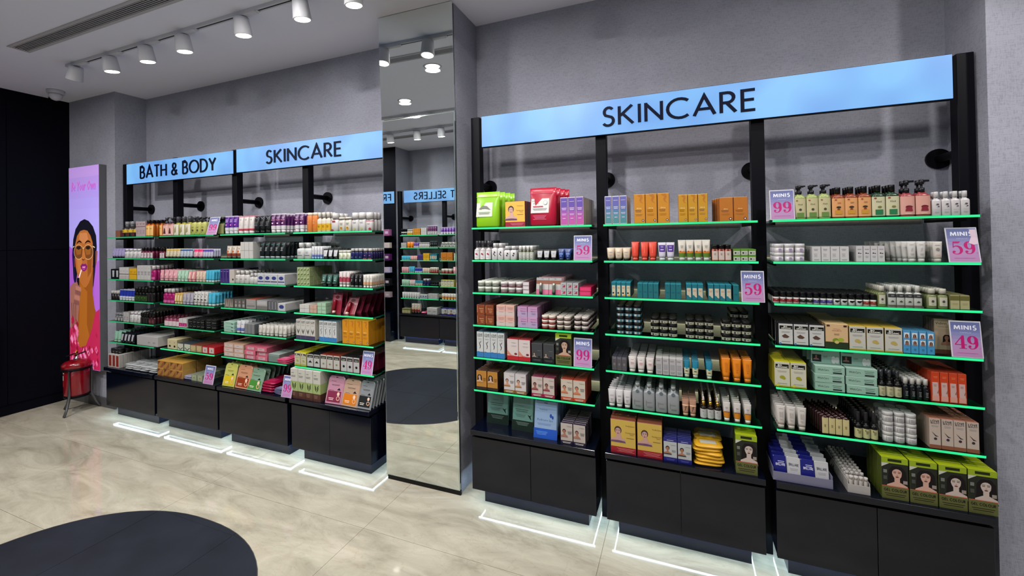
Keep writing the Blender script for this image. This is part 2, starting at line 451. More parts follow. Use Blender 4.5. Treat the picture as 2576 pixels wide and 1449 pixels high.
for k in range(72):
    a = 2 * PI * k / 72; e = 2.25
    ell.append((-2.57 + .90 * sgn(math.cos(a)) * abs(math.cos(a)) ** (2 / e), -1.43 + .765 * sgn(math.sin(a)) * abs(math.sin(a)) ** (2 / e)))
M_TRIM = mat('#5c5a58', 0.35, 0.6)
for i, (xa, xb) in enumerate(((-3.6, -2.95), (-2.95, -2.31), (-2.31, -1.6))):
    for ya, yb in ((-2.3, -1.34), (-1.34, -.705), (-.705, -.6)):
        p = clip(clip(clip(clip(ell, 0, xa + .001, False), 0, xb - .001, True), 1, ya + .001, False), 1, yb - .001, True)
        if len(p) > 2: obj('slate_tile', slab(p, 0, .002, M_SLATE), floor)
rim = MB()
for k in range(72):
    a, b = ell[k], ell[(k + 1) % 72]
    q = lambda p, f: (-2.57 + (p[0] + 2.57) * f, -1.43 + (p[1] + 1.43) * f)
    rim.face([(*a, .0021), (*b, .0021), (*q(b, 1.004), .0021), (*q(a, 1.004), .0021)], M_TRIM)
obj('inlay_rim', rim, floor)
struct('ceiling', bx(XL - .2, XR, YO - .1, YW + .1, ZC, ZC + .08, M_CEIL))
struct('wall_back', bx(XL - .2, XR, YW, YW + .1, 0, ZC, M_WALL))
struct('wall_opposite', bx(-4.24, XR, YO - .1, YO, 0, ZC, M_WALL))
wl = struct('wall_left', bx(XL - .15, XL, YO, YW, 0, ZC, M_NAVYWALL))
for z0, z1 in ((.10, 1.57), (1.576, 3.04)):
    for k in range(7):
        obj('panel', bx(XL, XL + .008, YO + .55 * k + .003, YO + .55 * (k + 1) - .003, z0, z1, M_NAVYWALL), wl)
# pilaster that carries the poster, with its dark skirting
struct('column_poster', bx(XL + .009, -5.15, .12, YW, 0, ZC, M_WALL))
struct('baseboard_poster', bx(XL + .009, -5.145, .105, .12, 0, .09, mat('#4c4c50', .5)))
# pilaster at the end of the run
struct('column_end', bx(1.235, XR, .095, YW, 0, ZC, M_WALL))
# navy clad bay on the opposite side, its end wall grey
oc = struct('wall_navy_bay', bx(XL + .009, -4.237, YO, -3.27, 0, ZC, M_WALL))
obj('navy_cladding', bx(XL + .009, -4.24, -3.27, -3.262, 0, ZC, M_NAVYWALL), oc)
# mirrored column
struct('column_mirror', bx(-1.862, -1.306, .062, YW, 0, ZC, M_WALL))
mu = MB()
mu.box(-.2825, .2825, -.006, .0, 0, .69, M_MIRROR, .0012)
o = obj('wall_mirror', mu, loc=(-1.5835, .052, 2.434), rot=(.036, 0, .0175))
props(o, 'upper frameless mirror panel on the column, reflecting ceiling spotlights', 'mirror')
mlow = new('wall_mirror', None, loc=(-1.583, .05, .03)); props(mlow, 'tall lower mirror panel on the column above its black plinth', 'mirror')
obj('mirror_glass', bx(-.276, .274, -.007, .010, .006, 2.395, M_MIRROR, .0015), mlow)
bev = MB(); BM = mat('#d8e4e2', .05, .9)
for x0, x1, z0, z1 in ((-.282, -.276, 0, 2.401), (.274, .280, 0, 2.401), (-.276, .274, 0, .006), (-.276, .274, 2.395, 2.401)): bev.box(x0, x1, -.004, .010, z0, z1, BM)
obj('edge_strip', bev, mlow)
obj('backing', bx(-.283, .281, .010, .0118, 0, 2.401, mat('#10121c', .3)), mlow)
o = obj('mirror_plinth', bx(-1.855, -1.298, .047, .0615, 0, .03, mat('#050506', .3), .001)); props(o, 'low black plinth at the foot of the mirrored column', 'plinth')
# ------------------------------------------------------------------ ceiling fittings
def slot_vent(x0, x1, y0, y1, label):
    t = new('slot_vent', None, loc=(x0, y0, ZC)); props(t, label, 'vent')
    w, h = x1 - x0, y1 - y0
    fr = MB(); f = .022; Wm = mat('#b4b2b6', .6)
    for a in ((0, w, 0, f), (0, w, h - f, h), (0, f, f, h - f), (w - f, w, f, h - f)): fr.box(a[0], a[1], a[2], a[3], -.006, 0, Wm)
    obj('frame', fr, t)
    obj('duct', bx(f, w - f, f, h - f, -.0012, -.0002, mat('#040406', .9, spec=.05)), t)
    n = 6; me = None
    for k in range(n):
        yy = f + (h - 2 * f) * (k + .5) / n
        if me is None:
            b = MB(); b.box(f, w - f, -.0023, .0023, -.006, -.0015, Wm); me = b.mesh('slat')
        new('slat', me, t, (0, yy, 0))
slot_vent(-4.68, .2, -.752, -.63, 'long slotted air vent in the ceiling beside the white spotlight track')
slot_vent(-4.6, .2, -2.83, -2.71, 'long slotted air vent on the opposite side of the ceiling')
def track(x0, x1, y, xs, tilt, side, label, grp, tint):
    t = new('light_track', None, loc=(x0, y, ZC)); props(t, label, 'light track')
    obj('rail', bx(0, x1 - x0, -.017, .017, -.022, 0, M_WHITE), t)
    obj('slot', bx(.01, x1 - x0 - .01, -.005, .005, -.0228, -.022, mat('#08080a', .4)), t)
    hm = None
    for k, (x, aim) in enumerate(xs):
        s = new('track_spotlight', None, loc=(x, y, ZC - .010)); props(s, aim, 'spotlight', grp)
        if hm is None:
            a = MB().box(-.03, .15, -.018, .018, -.022, 0, M_WHITE, .003); a.box(.15, .165, -.012, .012, -.018, 0, M_WHITE); hm = [a.mesh('adapter')]
            b = MB().loft([(-.026, .022, .022, 2), (-.022, .022, .022, 2)], M_WHITE, 10); hm.append(b.mesh('swivel'))
            c = MB().loft([(-.112, .104, .104, 2), (-.11, .107, .107, 2), (-.02, .092, .092, 2), (0, .088, .088, 2), (.003, .07, .07, 2)], M_WHITE, 24, caps=True); hm.append(c.mesh('lamp_head'))
            d = MB().loft([(-.1145, .084, .084, 2), (-.1125, .09, .09, 2)], M_LAMP, 20); hm.append(d.mesh('lens'))
            e = MB().loft([(-.1145, .084, .084, 2), (-.1125, .09, .09, 2)], mat('#7f7f88', .3), 20); hm.append(e.mesh('lens'))
            f = MB(); f.box(-.05, -.044, -.01, .01, -.05, .0, M_WHITE)
        new('adapter', hm[0], s); new('swivel', hm[1], s)
        off = 'unlit' in aim
        h = new('lamp_head', hm[2], s, (0, 0, -.026), (side * (tilt if not off else .05), .42 if off else 0, 0))
        new('lens', hm[4 if off else 3], h)
ordn = ['first', 'second', 'third', 'fourth', 'fifth', 'sixth', 'seventh', 'eighth', 'ninth', 'tenth', 'eleventh', 'twelfth', 'thirteenth', 'fourteenth', 'fifteenth']
xs = [(-4.6, 'unlit white cylindrical spotlight at the far end of the ceiling track')] + [(x, 'lit white cylindrical track spotlight, %s lit one from the poster end' % ordn[k]) for k, x in enumerate(TRACK_X)]
track(-4.73, 1.2, -.39, xs, .16, 1, 'white ceiling track above the shelving run carrying the cylindrical spotlights', 'spotlights on the shelving track', 0)
xs = [(x, 'white track spotlight on the opposite ceiling track, %s from the navy bay' % ordn[k]) for k, x in enumerate(OPP_X)]
track(-4.2, 0, -2.46, xs, .16, -1, 'white ceiling track on the opposite side of the shop', 'spotlights on the opposite track', 0)
for k, (x, y) in enumerate(DOWN):
    d = new('downlight', None, loc=(x, y, ZC)); props(d, 'round recessed ceiling downlight, %s of the scattered ones, some added as unseen fill' % ordn[k], 'downlight', 'recessed downlights')
    r_ = MB().loft([(-.003, .15, .15, 2), (0, .17, .17, 2)], M_WHITE, 28, caps=True); obj('rim', r_, d)
    obj('lens', MB().loft([(-.0042, .128, .128, 2), (-.0031, .13, .13, 2)], M_LAMP, 28), d)
dc = new('dome_camera', None, loc=(-5.62, -.12, ZC)); props(dc, 'small white dome security camera on the ceiling above the navy wall', 'security camera')
obj('base', MB().loft([(-.035, .125, .125, 2), (0, .13, .13, 2)], M_WHITE, 20), dc)
obj('dome', MB().loft([(-.098, .02, .02, 2), (-.092, .05, .05, 2), (-.075, .085, .085, 2), (-.05, .1, .1, 2), (-.035, .1, .1, 2)], M_WHITE, 18), dc)
obj('lens', MB().loft([(-.095, .035, .035, 2, -.028, -.02), (-.07, .05, .05, 2, -.025, -.018)], mat('#101014', .1), 12), dc)
# ------------------------------------------------------------------ lit poster
def poster():
    X0, X1, Z0, Z1 = -5.84, -5.294, .371, 2.411
    t = new('poster_lightbox', None, loc=((X0 + X1) / 2, .12, Z0)); props(t, 'tall backlit poster of a person in sunglasses applying lip gloss', 'lightbox')
    w, h = (X1 - X0) / 2, Z1 - Z0
    obj('case', bx(-w, w, -.060, -.002, 0, h, mat('#55565a', .45), .001), t)
    P = Print(-.0602, .00003); E = dict(emit=.55, rough=.5)
    iw, ih = w - .002, h - .004
    # px of the crop of the photograph -> poster metres
    X = lambda u: (u - .5) * 2 * iw
    Zt = lambda v: h - .002 - v * ih
    bands = ['#b48fd8', '#a98ad6', '#a48ddc', '#a492e0', '#a596e2', '#a498e4', '#a296e2', '#a094e0']
    nb = len(bands)
    P.n += 1
    for k in range(nb):
        P.poly([(X(0), Zt(.42 * (k + 1) / nb)), (X(1), Zt(.42 * (k + 1) / nb)), (X(1), Zt(.42 * k / nb)), (X(0), Zt(.42 * k / nb))], bands[k], new=False, **E)
    P.rect(X(0), X(1), Zt(1), Zt(.42), '#a67fd8', **E)
    def sh(pts, c, **k):
        kk = dict(E); kk.update(k); P.poly([(X(a), Zt(b)) for a, b in pts], c, **kk)
    sh([(0, .95), (0, .395), (.12, .41), (.3, .47), (.55, .56), (1, .56), (1, .95)], '#9a55c0')
    sh([(.80, .49), (.9, .475), (1, .465), (1, .74), (.84, .70)], '#a35bc4')
    # hair
    sh([(.14, .56), (.10, .44), (.14, .36), (.22, .31), (.38, .272), (.52, .262), (.66, .272), (.8, .30), (.9, .345), (.92, .40), (.86, .52), (.8, .60), (.7, .5), (.3, .5), (.2, .60)], '#10101e')
    # neck, shoulders
    sh([(.30, .50), (.80, .50), (.78, .63), (.84, .70), (1, .76), (1, .90), (.25, .92), (.20, .80), (.33, .68)], '#8a4a14')
    sh([(.36, .58), (.60, .62), (.58, .78), (.75, .90), (.30, .90), (.34, .70)], '#a05c1c')
    # face
    fc = [(.5, .315), (.62, .32), (.72, .345), (.79, .38), (.80, .43), (.79, .49), (.74, .54), (.66, .575), (.56, .60), (.48, .60), (.38, .58), (.28, .545), (.22, .50), (.19, .44), (.2, .39), (.27, .345), (.38, .32)]
    sh(fc, '#a8622c'); sh([(.36, .33), (.6, .33), (.64, .36), (.5, .385), (.34, .36)], '#bd7848'); sh([(.24, .43), (.44, .44), (.42, .52), (.3, .53)], '#b87038'); sh([(.6, .45), (.76, .44), (.74, .52), (.62, .55)], '#8a4a1c')
    sh([(.88, .42), (.94, .42), (.92, .47), (.87, .50)], '#7a4a3a'); sh([(.16, .46), (.19, .45), (.2, .5), (.17, .5)], '#6a3030')
    for q in ((.26, .42), (.54, .72)):  # brows
        sh([(q[0], .379), (q[0] + .04, .371), ((q[0] + q[1]) / 2, .367), (q[1] - .04, .369), (q[1], .375), (q[1], .381), (q[1] - .04, .377), ((q[0] + q[1]) / 2, .375), (q[0] + .04, .379), (q[0], .385)], '#1c0f12')
    for cx_ in (.325, .64):             # sunglasses
        def ring(rx, rz, c):
            sh([(cx_ + rx * math.cos(2 * PI * k / 16), .425 + rz * math.sin(2 * PI * k / 16)) for k in range(16)], c)
        ring(.165, .038, '#c9a070'); ring(.153, .0345, '#70401c'); sh([(cx_ - .11, .41), (cx_ + .09, .41), (cx_ + .07, .436), (cx_ - .06, .44)], '#8f5622')
        sh([(cx_ - .06, .397), (cx_ + .05, .395), (cx_ + .07, .407), (cx_, .414), (cx_ - .07, .408)], '#241410')
    sh([(.47, .404), (.5, .40), (.5, .407), (.47, .411)], '#c9a070'); sh([(.13, .398), (.18, .394), (.18, .399), (.13, .403)], '#d8b890'); sh([(.79, .395), (.86, .40), (.86, .405), (.79, .40)], '#d8b890')
    sh([(.46, .41), (.51, .41), (.56, .455), (.5, .463), (.43, .457)], '#b06a34'); sh([(.42, .456), (.48, .462), (.54, .456), (.5, .467), (.45, .466)], '#5c2c14')
    sh([(.38, .495), (.44, .482), (.5, .485), (.56, .482), (.61, .495), (.58, .512), (.5, .522), (.42, .514)], '#7a1a66'); sh([(.44, .497), (.55, .496), (.54, .503), (.45, .504)], '#d88ac0'); sh([(.43, .506), (.56, .506), (.52, .513), (.46, .513)], '#a83890')
    sh([(.40, .512), (.43, .514), (.34, .556), (.31, .554)], '#f0e0ec'); sh([(.26, .555), (.34, .552), (.33, .59), (.24, .60)], '#140c14')  # wand and handle
    # strands of hair
    sh([(.13, .42), (.155, .42), (.17, .50), (.21, .575), (.19, .58), (.145, .50)], '#1c1450'); sh([(.83, .50), (.85, .50), (.82, .56), (.79, .60)], '#2a1450')
    # hand
    sh([(.02, .60), (.14, .58), (.27, .575), (.32, .60), (.36, .66), (.30, .74), (.28, .82), (.30, .93), (.02, .93)], '#946056')
    for k, (a, b) in enumerate(((.60, .20), (.62, .18), (.645, .15), (.67, .13))): sh([(b + .02, a - .006), (b + .19, a), (b + .21, a + .012), (b + .19, a + .022), (b + .02, a + .014)], '#a87060' if k % 2 == 0 else '#7c4c46')
    for k in range(3): sh([(.06 + .07 * k, .68), (.09 + .07 * k, .68), (.12 + .05 * k, .80), (.10 + .05 * k, .80)], '#6e443e')
    # dress
    sh([(.02, .80), (.2, .84), (.34, .90), (.55, .885), (.75, .80), (.86, .72), (1, .70), (1, .998), (.0, .998), (0, .82)], '#b0204c')
    rng = random.Random(3)
    for k in range(150):
        a, b = rng.random(), .73 + .26 * rng.random()
        if a > .3 and a < .85 and b < .9: continue
        s_ = .015 + .04 * rng.random(); c = rng.choice(['#d8689c', '#c84074', '#8c1030', '#e088b0', '#a01840'])
        if 0.02 < a - s_ and a + s_ < .98 and b > .76: sh([(a - s_, b), (a, b - .4 * s_), (a + s_, b + .1 * s_), (a + .3 * s_, b + .45 * s_)], c)
    P.small('Be Your Own', -.0015, Zt(.12), 2 * iw * .80, .10, '#c463bc', shear=.28, **E)
    P.small('Be Your Own', .0015, Zt(.12) + .0012, 2 * iw * .80, .10, '#c463bc', shear=.28, **E)
    o = new('printed_face', P.mb.mesh('printed_face'), t)
poster()
# ------------------------------------------------------------------ lit signs
def sign(x0, x1, y, z0, z1, text, cx, cap, width, label, flip=False, lz=None, back=.03):
    t = new('sign_lightbox', None, loc=((x0 + x1) / 2, y, z0)); props(t, label, 'sign')
    if flip: t.rotation_euler = (0, 0, PI)
    w, h = (x1 - x0) / 2, z1 - z0
    obj('case', bx(-w, w, .004, back + .004, 0, h, M_BLACK, .001), t)
    obj('acrylic_face', bx(-w + .002, w - .002, 0, .004, .003, h - .003, M_SIGN), t)
    qs, tw = text_quads(text, .138, .25)
    sx = width / tw; L = MB(); lm = mat('#070c22', .5, spec=.1)
    cx = (cx - (x0 + x1) / 2) * (-1 if flip else 1)
    lz = (h - cap) / 2 if lz is None else lz
    for i_, q in enumerate(qs):
        f = [(cx - width / 2 + p[0] * sx, -.006 - 1e-5 * i_, lz + p[1] * cap) for p in q]; b = [(a[0], -.0005, a[2]) for a in f]
        L.face(f, lm)
        for k in range(4): L.face([b[k], b[(k + 1) % 4], f[(k + 1) % 4], f[k]], lm)
    obj('lettering', L, t)
sign(-1.151, 1.138, .12, 2.198, 2.397, 'SKINCARE', -.003, .102, .760, 'long backlit blue sign reading SKINCARE in big letters over three bays')
sign(-4.96, -3.457, .12, 2.1925, 2.391, 'BATH & BODY', -4.20, .106, 1.06, 'backlit blue sign reading BATH & BODY over the first two bays')
sign(-3.417, -1.88, .12, 2.198, 2.396, 'SKINCARE', -2.679, .100, .768, 'backlit blue sign reading SKINCARE between the BATH & BODY sign and the mirror')
sign(-4.09, -1.3, -3.27, 2.205, 2.405, 'BEST SELLERS', -3.39, .106, 1.0, 'backlit blue sign reading BEST SELLERS on the opposite wall, seen in the mirror', flip=True)
sign(-5.6, -4.262, -3.252, 2.205, 2.405, 'FRAGRANCE', -4.83, .106, 1.0, 'backlit blue sign reading FRAGRANCE on the navy bay, seen in the mirror', flip=True, back=.006)
# ------------------------------------------------------------------ posts
def post(x, yf, ywall, label, z1=2.405, armz=1.972):
    s = 1 if ywall > yf else -1
    t = new('shelf_post', None, loc=(x, yf, 0)); props(t, label, 'post', 'black posts of the shelving')
    if s < 0: t.rotation_euler = (0, 0, PI)
    obj('upright', bx(-.030, .030, 0, .055, .0, z1, M_BLACK, .0015), t)
    d = abs(ywall - yf)
    obj('arm', MB().tube([(0, .055, armz), (0, d - .012, armz)], .019, M_BLACK, 12), t)
    f = MB().tube([(0, d - .014, armz), (0, d - .0005, armz)], .049, M_BLACK, 24); obj('flange', f, t)
pl = [(-5.062, 'beside the poster pilaster'), (-4.285, 'between the first and second bays'), (-3.493, 'between the second and third bays'), (-2.691, 'between the third and fourth bays'), (-1.896, 'against the mirrored column, fourth bay'),
      (-1.212, 'beside the mirrored column, fifth bay'), (-.404, 'between the fifth and sixth bays'), (.391, 'between the sixth and seventh bays'), (1.196, 'at the outer end of the seventh bay')]
for x, d in pl: post(x, .155, YW, 'black square shelving post with wall arm ' + d)
for x, d in ((-4.205, 'beside the navy bay'), (-3.372, 'between the two reflected bays'), (-2.62, 'after the second reflected bay')): post(x, -3.30, YO, 'black shelving post on the opposite wall ' + d)
# ------------------------------------------------------------------ shelves and cabinets
SH = [1.684 - .1968 * k for k in range(6)]
ORD = ['top', 'second', 'third', 'fourth', 'fifth', 'sixth']
BAYS = {'L1': (-5.03, -4.335, 'first'), 'L2': (-4.24, -3.533, 'second'), 'L3': (-3.45, -2.732, 'third'), 'L4': (-2.65, -1.927, 'fourth'),
        'R1': (-1.172, -.436, 'fifth'), 'R2': (-.373, .360, 'sixth'), 'R3': (.421, 1.156, 'seventh')}
OPPB = {'M1': (-4.07, -3.385, 'near opposite'), 'M2': (-3.357, -2.66, 'far opposite')}
def shelf(x0, x1, z, yf, yb, label, edge, group, flip=False):
    t = new('glass_shelf', None, loc=((x0 + x1) / 2, yf, z)); props(t, label, 'shelf', group)
    if flip: t.rotation_euler = (0, 0, PI)
    w, d = (x1 - x0) / 2, abs(yb - yf)
    key = (round(w, 3), round(d, 3), edge.name)
    if key not in shelf.c:
        g = MB()
        n = .028   # the rear part is notched round the posts
        pts = [(-w + .004, .0), (w - .004, .0), (w, .004), (w, .085), (w - n * .4, .10), (w - n * .4, d), (-w + n * .4, d), (-w + n * .4, .10), (-w, .085), (-w, .004)]
        g.face([(a, b, 0) for a, b in pts], M_GLASS); g.face([(a, b, -.010) for a, b in reversed(pts)], M_GLASS)
        e = MB()
        for k in range(len(pts)):
            a, b = pts[k], pts[(k + 1) % len(pts)]
            if k in (9, 0, 1): (e).face([(a[0], a[1], -.010), (b[0], b[1], -.010), (b[0], b[1], 0), (a[0], a[1], 0)], edge)
            elif k != 5: (e).face([(a[0], a[1], -.010), (b[0], b[1], -.010), (b[0], b[1], 0), (a[0], a[1], 0)], mat('#0c5034', .2, emit=.12))
        brs = []
        for sx in (-1, 1):
            br = MB(); brs.append(br)
            xx = sx * (w - .018)
            br.box(xx - .004, xx + .004, .06, d - .01, -.024, -.0105, M_BLACK)
        led = bx(-w + .03, w - .03, d - .010, d - .001, -.009, .001, M_LED)
        shelf.c[key] = (g.mesh('glass_pane'), e.mesh('polished_edge'), [q.mesh('bracket') for q in brs], led.mesh('led_strip'))
    g, e, b, l = shelf.c[key]
    new('glass_pane', g, t); new('polished_edge', e, t); [new('bracket', q, t) for q in b]; new('led_strip', l, t)
shelf.c = {}
def cabinet(x0, x1, nd, yf, yb, label, group, flip=False):
    t = new('base_cabinet', None, loc=((x0 + x1) / 2, yf, 0)); props(t, label, 'cabinet', group)
    if flip: t.rotation_euler = (0, 0, PI)
    w, d = (x1 - x0) / 2, abs(yb - yf)
    obj('body', bx(-w + .004, w - .004, .040, d, .098, .420, M_NAVY, .001), t)
    obj('worktop', bx(-w, w, 0, d, .436, .465, M_NAVY, .0012), t)
    obj('recess', bx(-w + .012, w - .012, .05, d - .01, .420, .436, mat('#030409', .5)), t)
    obj('plinth', bx(-w + .055, w - .055, .082, d - .02, 0, .098, mat('#0a1228', .2)), t)
    for k in range(nd):
        a, b = -w + 2 * w * k / nd + .0012, -w + 2 * w * (k + 1) / nd - .0012
        dr = obj('door', bx(a, b, .020, .038, .100, .416, M_NAVY, .001), t)
    s = MB(); s.box(-w + .02, w - .02, .062, .0665, .0905, .0965, M_STRIP); s.box(w - .033, w - .029, .07, d - .03, .0905, .0965, M_STRIP); s.box(-w + .029, -w + .033, .07, d - .03, .0905, .0965, M_STRIP)
    obj('led_strip', s, t)
cabx = {'L1': (-5.040, -4.303, 1), 'L2': (-4.272, -3.480, 1), 'L3': (-3.462, -2.712, 1), 'L4': (-2.672, -1.945, 2), 'R1': (-1.186, -.434, 2), 'R2': (-.380, .366, 2), 'R3': (.409, 1.170, 2)}
for b, (x0, x1, nm) in BAYS.items():
    for k in range(6):
        left = b in ('L1', 'L2'); dim = left and not (b == 'L2' and k == 5)
        shelf(x0, x1, SH[k], 0, YW - .002, 'glass shelf with green glowing edge, %s shelf of %s bay' % (ORD[k], nm), M_EDGE_DIM if dim else (M_EDGE_MID if b == 'L3' else M_EDGE), 'green edged glass shelves')
    a = cabx[b]
    cabinet(a[0], a[1], a[2], -.03, YW - .01, 'glossy navy base cabinet with lit plinth under the %s bay' % nm, 'navy base cabinets')
for b, (x0, x1, nm) in OPPB.items():
    for k in range(6): shelf(x0, x1, SH[k], -3.13, YO + .002, 'glass shelf on the opposite wall, %s shelf of %s bay' % (ORD[k], nm), M_EDGE, 'opposite glass shelves', True)
    cabinet(x0 - .012, x1 + .012, 1, -3.10, YO + .01, 'glossy navy base cabinet against the opposite wall, %s bay' % nm, 'opposite base cabinets', True)
nb = new('navy_shelving', None, loc=(-4.9, -3.26, 0)); props(nb, 'dark navy shelving unit under the FRAGRANCE sign, seen in the mirror', 'shelving unit')
for k in range(6): obj('shelf_board', bx(-.64, .62, 0, .15, SH[k] - .014 , SH[k], mat('#0b1020', .4)), nb)
obj('lower_cabinet', bx(-.66, .64, .0, .15, 0, .46, M_NAVY, .001), nb)
# pale counter at the very edge of the view, against the navy wall
ct = new('counter', None, loc=(-5.96, -.62, 0)); props(ct, 'pale counter edge standing against the navy wall, barely in view', 'counter')
obj('worktop', bx(.0, .05, -.5, .212, .40, .885, mat('#a9a59c', .5), .002), ct); obj('plinth', bx(0, .04, -.48, .19, 0, .40, M_NAVYWALL), ct)
# ------------------------------------------------------------------ fire extinguisher on its stand
ex = new('fire_extinguisher', None, loc=(-5.46, -.045, 0), rot=(0, 0, -.9)); ex.scale = (.90, .90, .98)
props(ex, 'squat red fire extinguisher on a grey three-legged stand beside the poster', 'fire extinguisher')
RD = mat('#7c0818', .22, coat=.5); MT = mat('#5b5b5e', .45, .6)
obj('tank', MB().loft([(.155, .04, .04, 2), (.158, .15, .15, 2), (.168, .195, .195, 2), (.185, .205, .205, 2), (.43, .205, .205, 2), (.47, .19, .19, 2), (.495, .11, .11, 2), (.50, .05, .05, 2)], RD, 28), ex)
obj('collar_dish', MB().loft([(.435, .21, .21, 2), (.44, .235, .235, 2), (.475, .24, .24, 2), (.50, .19, .19, 2), (.512, .10, .10, 2), (.516, .06, .06, 2)], RD, 28), ex)
obj('black_band', MB().loft([(.418, .212, .212, 2), (.421, .24, .24, 2), (.437, .243, .243, 2), (.44, .215, .215, 2)], M_BLACK, 28), ex)
obj('bottom_cup', MB().loft([(.150, .15, .15, 2), (.152, .20, .20, 2), (.175, .213, .213, 2), (.176, .207, .207, 2)], M_BLACK, 24), ex)
lb = MB(); cr_ = mat('#c08078', .5)
lb.loft([(.27, .2066, .2066, 2), (.405, .2066, .2066, 2)], mat('#8c1420', .4), 14, False, a0=-2.5, a1=-.6)
for k in range(7): lb.loft([(.285 + k * .016, .2074, .2074, 2), (.289 + k * .016, .2074, .2074, 2)], cr_, 10, False, a0=-2.3, a1=-.9 - .15 * (k % 3))
lb.loft([(.395, .2078, .2078, 2), (.408, .2078, .2078, 2)], mat('#c9c4c0', .5), 14, False, a0=-2.5, a1=-.6)
lb.loft([(.33, .208, .208, 2), (.375, .208, .208, 2)], mat('#c9c4c0', .5), 4, False, a0=-.95, a1=-.72)
lb.loft([(.335, .208, .208, 2), (.37, .208, .208, 2)], mat('#d08a20', .5), 4, False, a0=-1.95, a1=-1.8)
obj('label', lb, ex)
vb = MB().loft([(.512, .05, .05, 2), (.53, .05, .05, 2), (.535, .03, .03, 2), (.56, .03, .03, 2)], mat('#b0b0b4', .2, 1), 12)
obj('valve', vb, ex)
obj('lever', MB().box(-.13, .02, -.010, .010, .556, .564, M_BLACK, .001).box(-.01, .15, -.009, .009, .575, .583, M_BLACK, .001), ex)
obj('pin', MB().tube([(.0, 0, .56), (.02, 0, .585), (.0, 0, .60), (-.015, 0, .585)], .006, mat('#c8a830', .4), 6), ex)
for k in range(3):
    a = PI / 2 + k * 2 * PI / 3 + .5; ca, sa = math.cos(a), math.sin(a)
    L = MB().tube([(ca * .112, sa * .112, .44), (ca * .114, sa * .114, .20), (ca * .112, sa * .112, .155), (ca * .15, sa * .15, .06), (ca * .185, sa * .185, .008)], [.010, .012, .013, .012, .014], MT, 6)
    obj('leg', L, ex)

# ================================================================== products
# every builder returns [(part name, mesh builder)], the first one is the body; x centred, front at y=0, standing on z=0
def sections(shape, w, d, h, p):
    if shape == 'round': return [(0, w * .94, d * .94, 2), (.03, w, d, 2), (.97, w, d, 2), (1, w * .94, d * .94, 2)]
    if shape == 'bottle':   # shoulders then neck
        e = p.get('e', 3.2); sh = p.get('sh', .80); nk = p.get('nk', .42)
        return [(0, w * .92, d * .92, e), (.02, w, d, e), (sh - .06, w, d, e), (sh, w * .90, d * .9, e), (sh + .05, w * (nk + .1), min(d, w) * (nk + .1), 2), (sh + .06, w * nk, min(d, w) * nk, 2), (1, w * nk, min(d, w) * nk, 2)]
    if shape == 'tube':     # stands on its cap, crimped top
        return [(0, w * .72, d * .92, 2), (.16, w * .74, d, 2), (.161, w * .80, d, 2), (.3, w * .84, d * .98, 2.2), (.6, w * .92, d * .66, 2.4), (.93, w, d * .12, 3), (.935, w, d * .09, 4), (1, w, d * .07, 4)]
    if shape == 'pouch': return [(0, w * .92, d * .8, 4), (.05, w * .98, d, 4), (.35, w, d * .9, 3.2), (.75, w, d * .4, 3), (.84, w, d * .12, 5), (1, w, d * .05, 6)]
    if shape == 'oval': return [(0, w * .9, d * .9, 2.2), (.03, w, d, 2.2), (.5, w, d, 2.2), (.8, w * .9, d * .9, 2), (1, w * .45, d * .5, 2)]
def interp(secs, t):
    for a, b in zip(secs, secs[1:]):
        if a[0] <= t <= b[0]:
            f = (t - a[0]) / max(1e-6, b[0] - a[0]); return tuple(a[k] + f * (b[k] - a[k]) for k in range(4))
    return secs[-1]
def band(mb, secs, d, h, t0, t1, mt, cyo, off=.0006, n=14, a=None):
    ts = sorted({t0, t1} | {s_[0] for s_ in secs if t0 < s_[0] < t1})
    ss = []
    for t in ts:
        z, w_, d_, e = interp(secs, t); ss.append((t * h, w_ + 2 * off, d_ + 2 * off, e))
    if a: mb.loft(ss, mt, 7, False, 0, cyo, -PI / 2 - a, -PI / 2 + a)
    else: mb.loft(ss, mt, n, False, 0, cyo)
def front_y(secs, d, t): return d / 2 - interp(secs, t)[2] / 2
def art_on(P, art, w, h):
    for a in art:
        k = a[0]
        if k == 'r': P.rect(a[1] * w, a[2] * w, a[3] * h, a[4] * h, a[5])
        elif k == 't': P.text(a[1], a[2] * w, a[3] * h, a[4] * w, a[5] * h, a[6], a[7] if len(a) > 7 else .2)
        elif k == 's': P.small(a[1], a[2] * w, a[3] * h, a[4] * w, a[5] * h, a[6])
        elif k == 'l': P.lines(a[1] * w, a[2] * h, a[3] * w, a[4], a[5] * h, a[6])
        elif k == 'e': P.ell(a[1] * w, a[2] * h, a[3] * w, a[4] * (w if a[4] > 0 else -h), a[5], 10)
        elif k == 'f': P.face(a[1] * w, a[2] * h, a[3] * w, **(a[4] if len(a) > 4 else {}))
        elif k == 'p': P.poly([(x * w, z * h) for x, z in a[1]], a[2])
def finish(parts, P):
    if P and P.mb.f: parts.append(('printed_front', P.mb))
    return parts
def B_carton(w, d, h, p, fr):
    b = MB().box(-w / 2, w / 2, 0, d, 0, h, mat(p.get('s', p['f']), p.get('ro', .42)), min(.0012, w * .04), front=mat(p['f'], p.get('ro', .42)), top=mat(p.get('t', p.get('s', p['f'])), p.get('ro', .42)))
    P = None
    if fr and p.get('art'): P = Print(-.0001); art_on(P, p['art'], w, h)
    return finish([('', b)], P)
